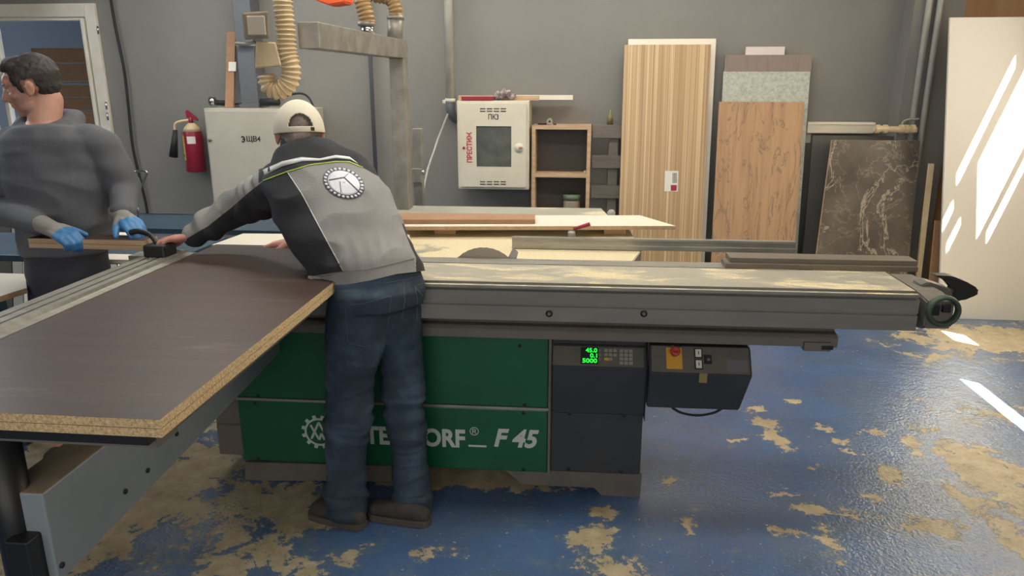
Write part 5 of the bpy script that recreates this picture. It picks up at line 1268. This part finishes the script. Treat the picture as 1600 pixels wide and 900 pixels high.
for s, dy in ((-1, 0), (1, .03)):
    hp_ = V((hi2.x, hi2.y, .78))+lt2*.078*s; kn_ = V((hi2.x+lt2.x*.10*s, hi2.y+dy, .47)); an_ = V((hi2.x+lt2.x*.11*s, hi2.y+.03+dy, .09)); chain(bm, [(hp_, .068), (kn_, .052), (an_, .04), (an_+V((-.02, -.12, -.05)), .03)]); f2.append((hp_, kn_, an_))
chain(bm, [(sR, .055), (eR, .042), (wR, .028)]); chain(bm, [(sL, .055), (eL, .042), (wL, .028)])
fd1 = V((.62, -.16, -.20)); fd2 = pY(226, 368, 2.60)-wL
hand(bm, wR, fd1, (.1, .30, -1), (30, 45, 35), 1, .95); hand(bm, wL, fd2, (-.2, .3, -1), (15, 25, 20), -1, .95)
mk('body', fuse(bm, .0045, 3), M['skin'], man2, True)
for s in (-1, 1):
    bm = B(); ball(bm, h2+H2 @ V((s*.030, .069, .004)), .0100); ey = mk('eye', bm, M['eye'], man2, True)
    bm = B(); ball(bm, h2+H2 @ V((s*.030, .0758, .004)), .0045); mk('iris', bm, M['hair_dark'], ey, True)
bm = B()
for s in (-1, 1): chain(bm, [(h2+H2 @ V((s*.014, .089, .021)), .0032), (h2+H2 @ V((s*.030, .087, .028)), .0036), (h2+H2 @ V((s*.047, .075, .025)), .0028)])
mk('eyebrows', bm, M['hair_dark'], man2, True)
bm = B(); ball(bm, h2+H2 @ V((0, -.018, .042)), (.077, .094, .080), H2); ball(bm, h2+H2 @ V((0, -.045, .005)), (.064, .056, .060), H2); ball(bm, h2+H2 @ V((0, .033, .086)), (.060, .050, .032), H2)
for s in (-1, 1): ball(bm, h2+H2 @ V((s*.068, .022, .018)), (.010, .012, .034), H2)
hb_ = fuse(bm, .005, 2, lambda p, n: ridg(p*45)*.003)
# keep the forehead and ears free
kill = []
for v in hb_.verts:
    q = H2.transposed() @ (v.co-h2)
    if (q.y > .052 and q.z < .066) or (abs(q.x) > .06 and -.03 < q.y < .016 and q.z < .030) : kill.append(v)
bmesh.ops.delete(hb_, geom=kill, context='VERTS')
mk('hair', hb_, M['hair_dark'], man2, True)
bm = B(); loft(bm, [(c, a, b) for c, a, b in [(hi2.lerp(wa2, .35), lt2*.172, dp2*.128)]+t2(.028)[2:-1]]+[(nk-V((0, 0, .012)), lt2*.085, dp2*.085)])
chain(bm, [(sR.lerp(sh2, .25)+V((0, 0, .01)), .074), (sR, .074), (eR, .060), (wR.lerp(eR, .18), .042)]); chain(bm, [(sL.lerp(sh2, .25)+V((0, 0, .01)), .074), (sL, .070), (eL, .058), (wL.lerp(eL, .2), .042)])
# hood lying round the neck
chain(bm, [(nk+lt2*.085+V((0, -.01, -.02)), .032), (nk+lt2*.09+dp2*.07+V((0, 0, .002)), .038), (nk+dp2*.11, .045), (nk-lt2*.09+dp2*.07, .038), (nk-lt2*.085+V((0, -.01, -.02)), .03), (nk-dp2*.085-V((0, 0, .055)), .026), (nk+lt2*.085+V((0, -.01, -.02)), .032)])
def hdp(p, n): return ridg(V((p.x*6, p.y*6, p.z*9)))*.007+math.sin(p.z*60+noise.noise(p*6)*4)*.002
hood = mk('hooded_top', fuse(bm, .007, 5, hdp), M['hoodie'], man2, True)
bm = B(); loft(bm, [(V((hi2.x, hi2.y, .74)), lt2*.15, dp2*.12), (V((hi2.x, hi2.y, .83)), lt2*.155, dp2*.12), (hi2, lt2*.152, dp2*.115), (hi2.lerp(wa2, .6), lt2*.150, dp2*.112)])
for hp_, kn_, an_ in f2: chain(bm, [(hp_, .088), (kn_, .072), (an_, .062)])
mk('trousers', fuse(bm, .008, 4, lambda p, n: ridg(p*7)*.006), M['trousers'], man2, True)
for hp_, kn_, an_ in f2:
    bm = B(); chain(bm, [(an_+V((0, .03, -.045)), .042), (an_+V((-.01, -.06, -.050)), .038), (an_+V((-.02, -.15, -.055)), .034)])
    for v in bm.verts: v.co.z = max(v.co.z, .001)
    mk('shoe', fuse(bm, .006, 3), M['shoe'], man2, True)
def glove(w_, fd, pd, cu, ss):
    bm = B(); fb = None; hand(bm, w_, fd, pd, cu, ss, .97, fat=.0022); f = V(fd).normalized(); chain(bm, [(w_-f*.045, .034), (w_+f*.01, .031)])
    b2 = fuse(bm, .0042, 2)
    for fc_ in b2.faces:
        fc_.material_index = 1 if (fc_.calc_center_median()-w_).dot(f) > .048 else 0
    return mk('glove', b2, [M['glove_grey'], M['glove_blue']], man2, True)
glove(wR, fd1, (.1, .30, -1), (30, 45, 35), 1); glove(wL, fd2, (-.2, .3, -1), (15, 25, 20), -1)
# the rag on the fire hose cabinet
rg = mk('work_glove_rag', fuse(rag, .006, 2), M['fabric_rag'], smooth=True); tag(rg, 'crumpled striped work glove on top of the fire hose cabinet', 'glove')
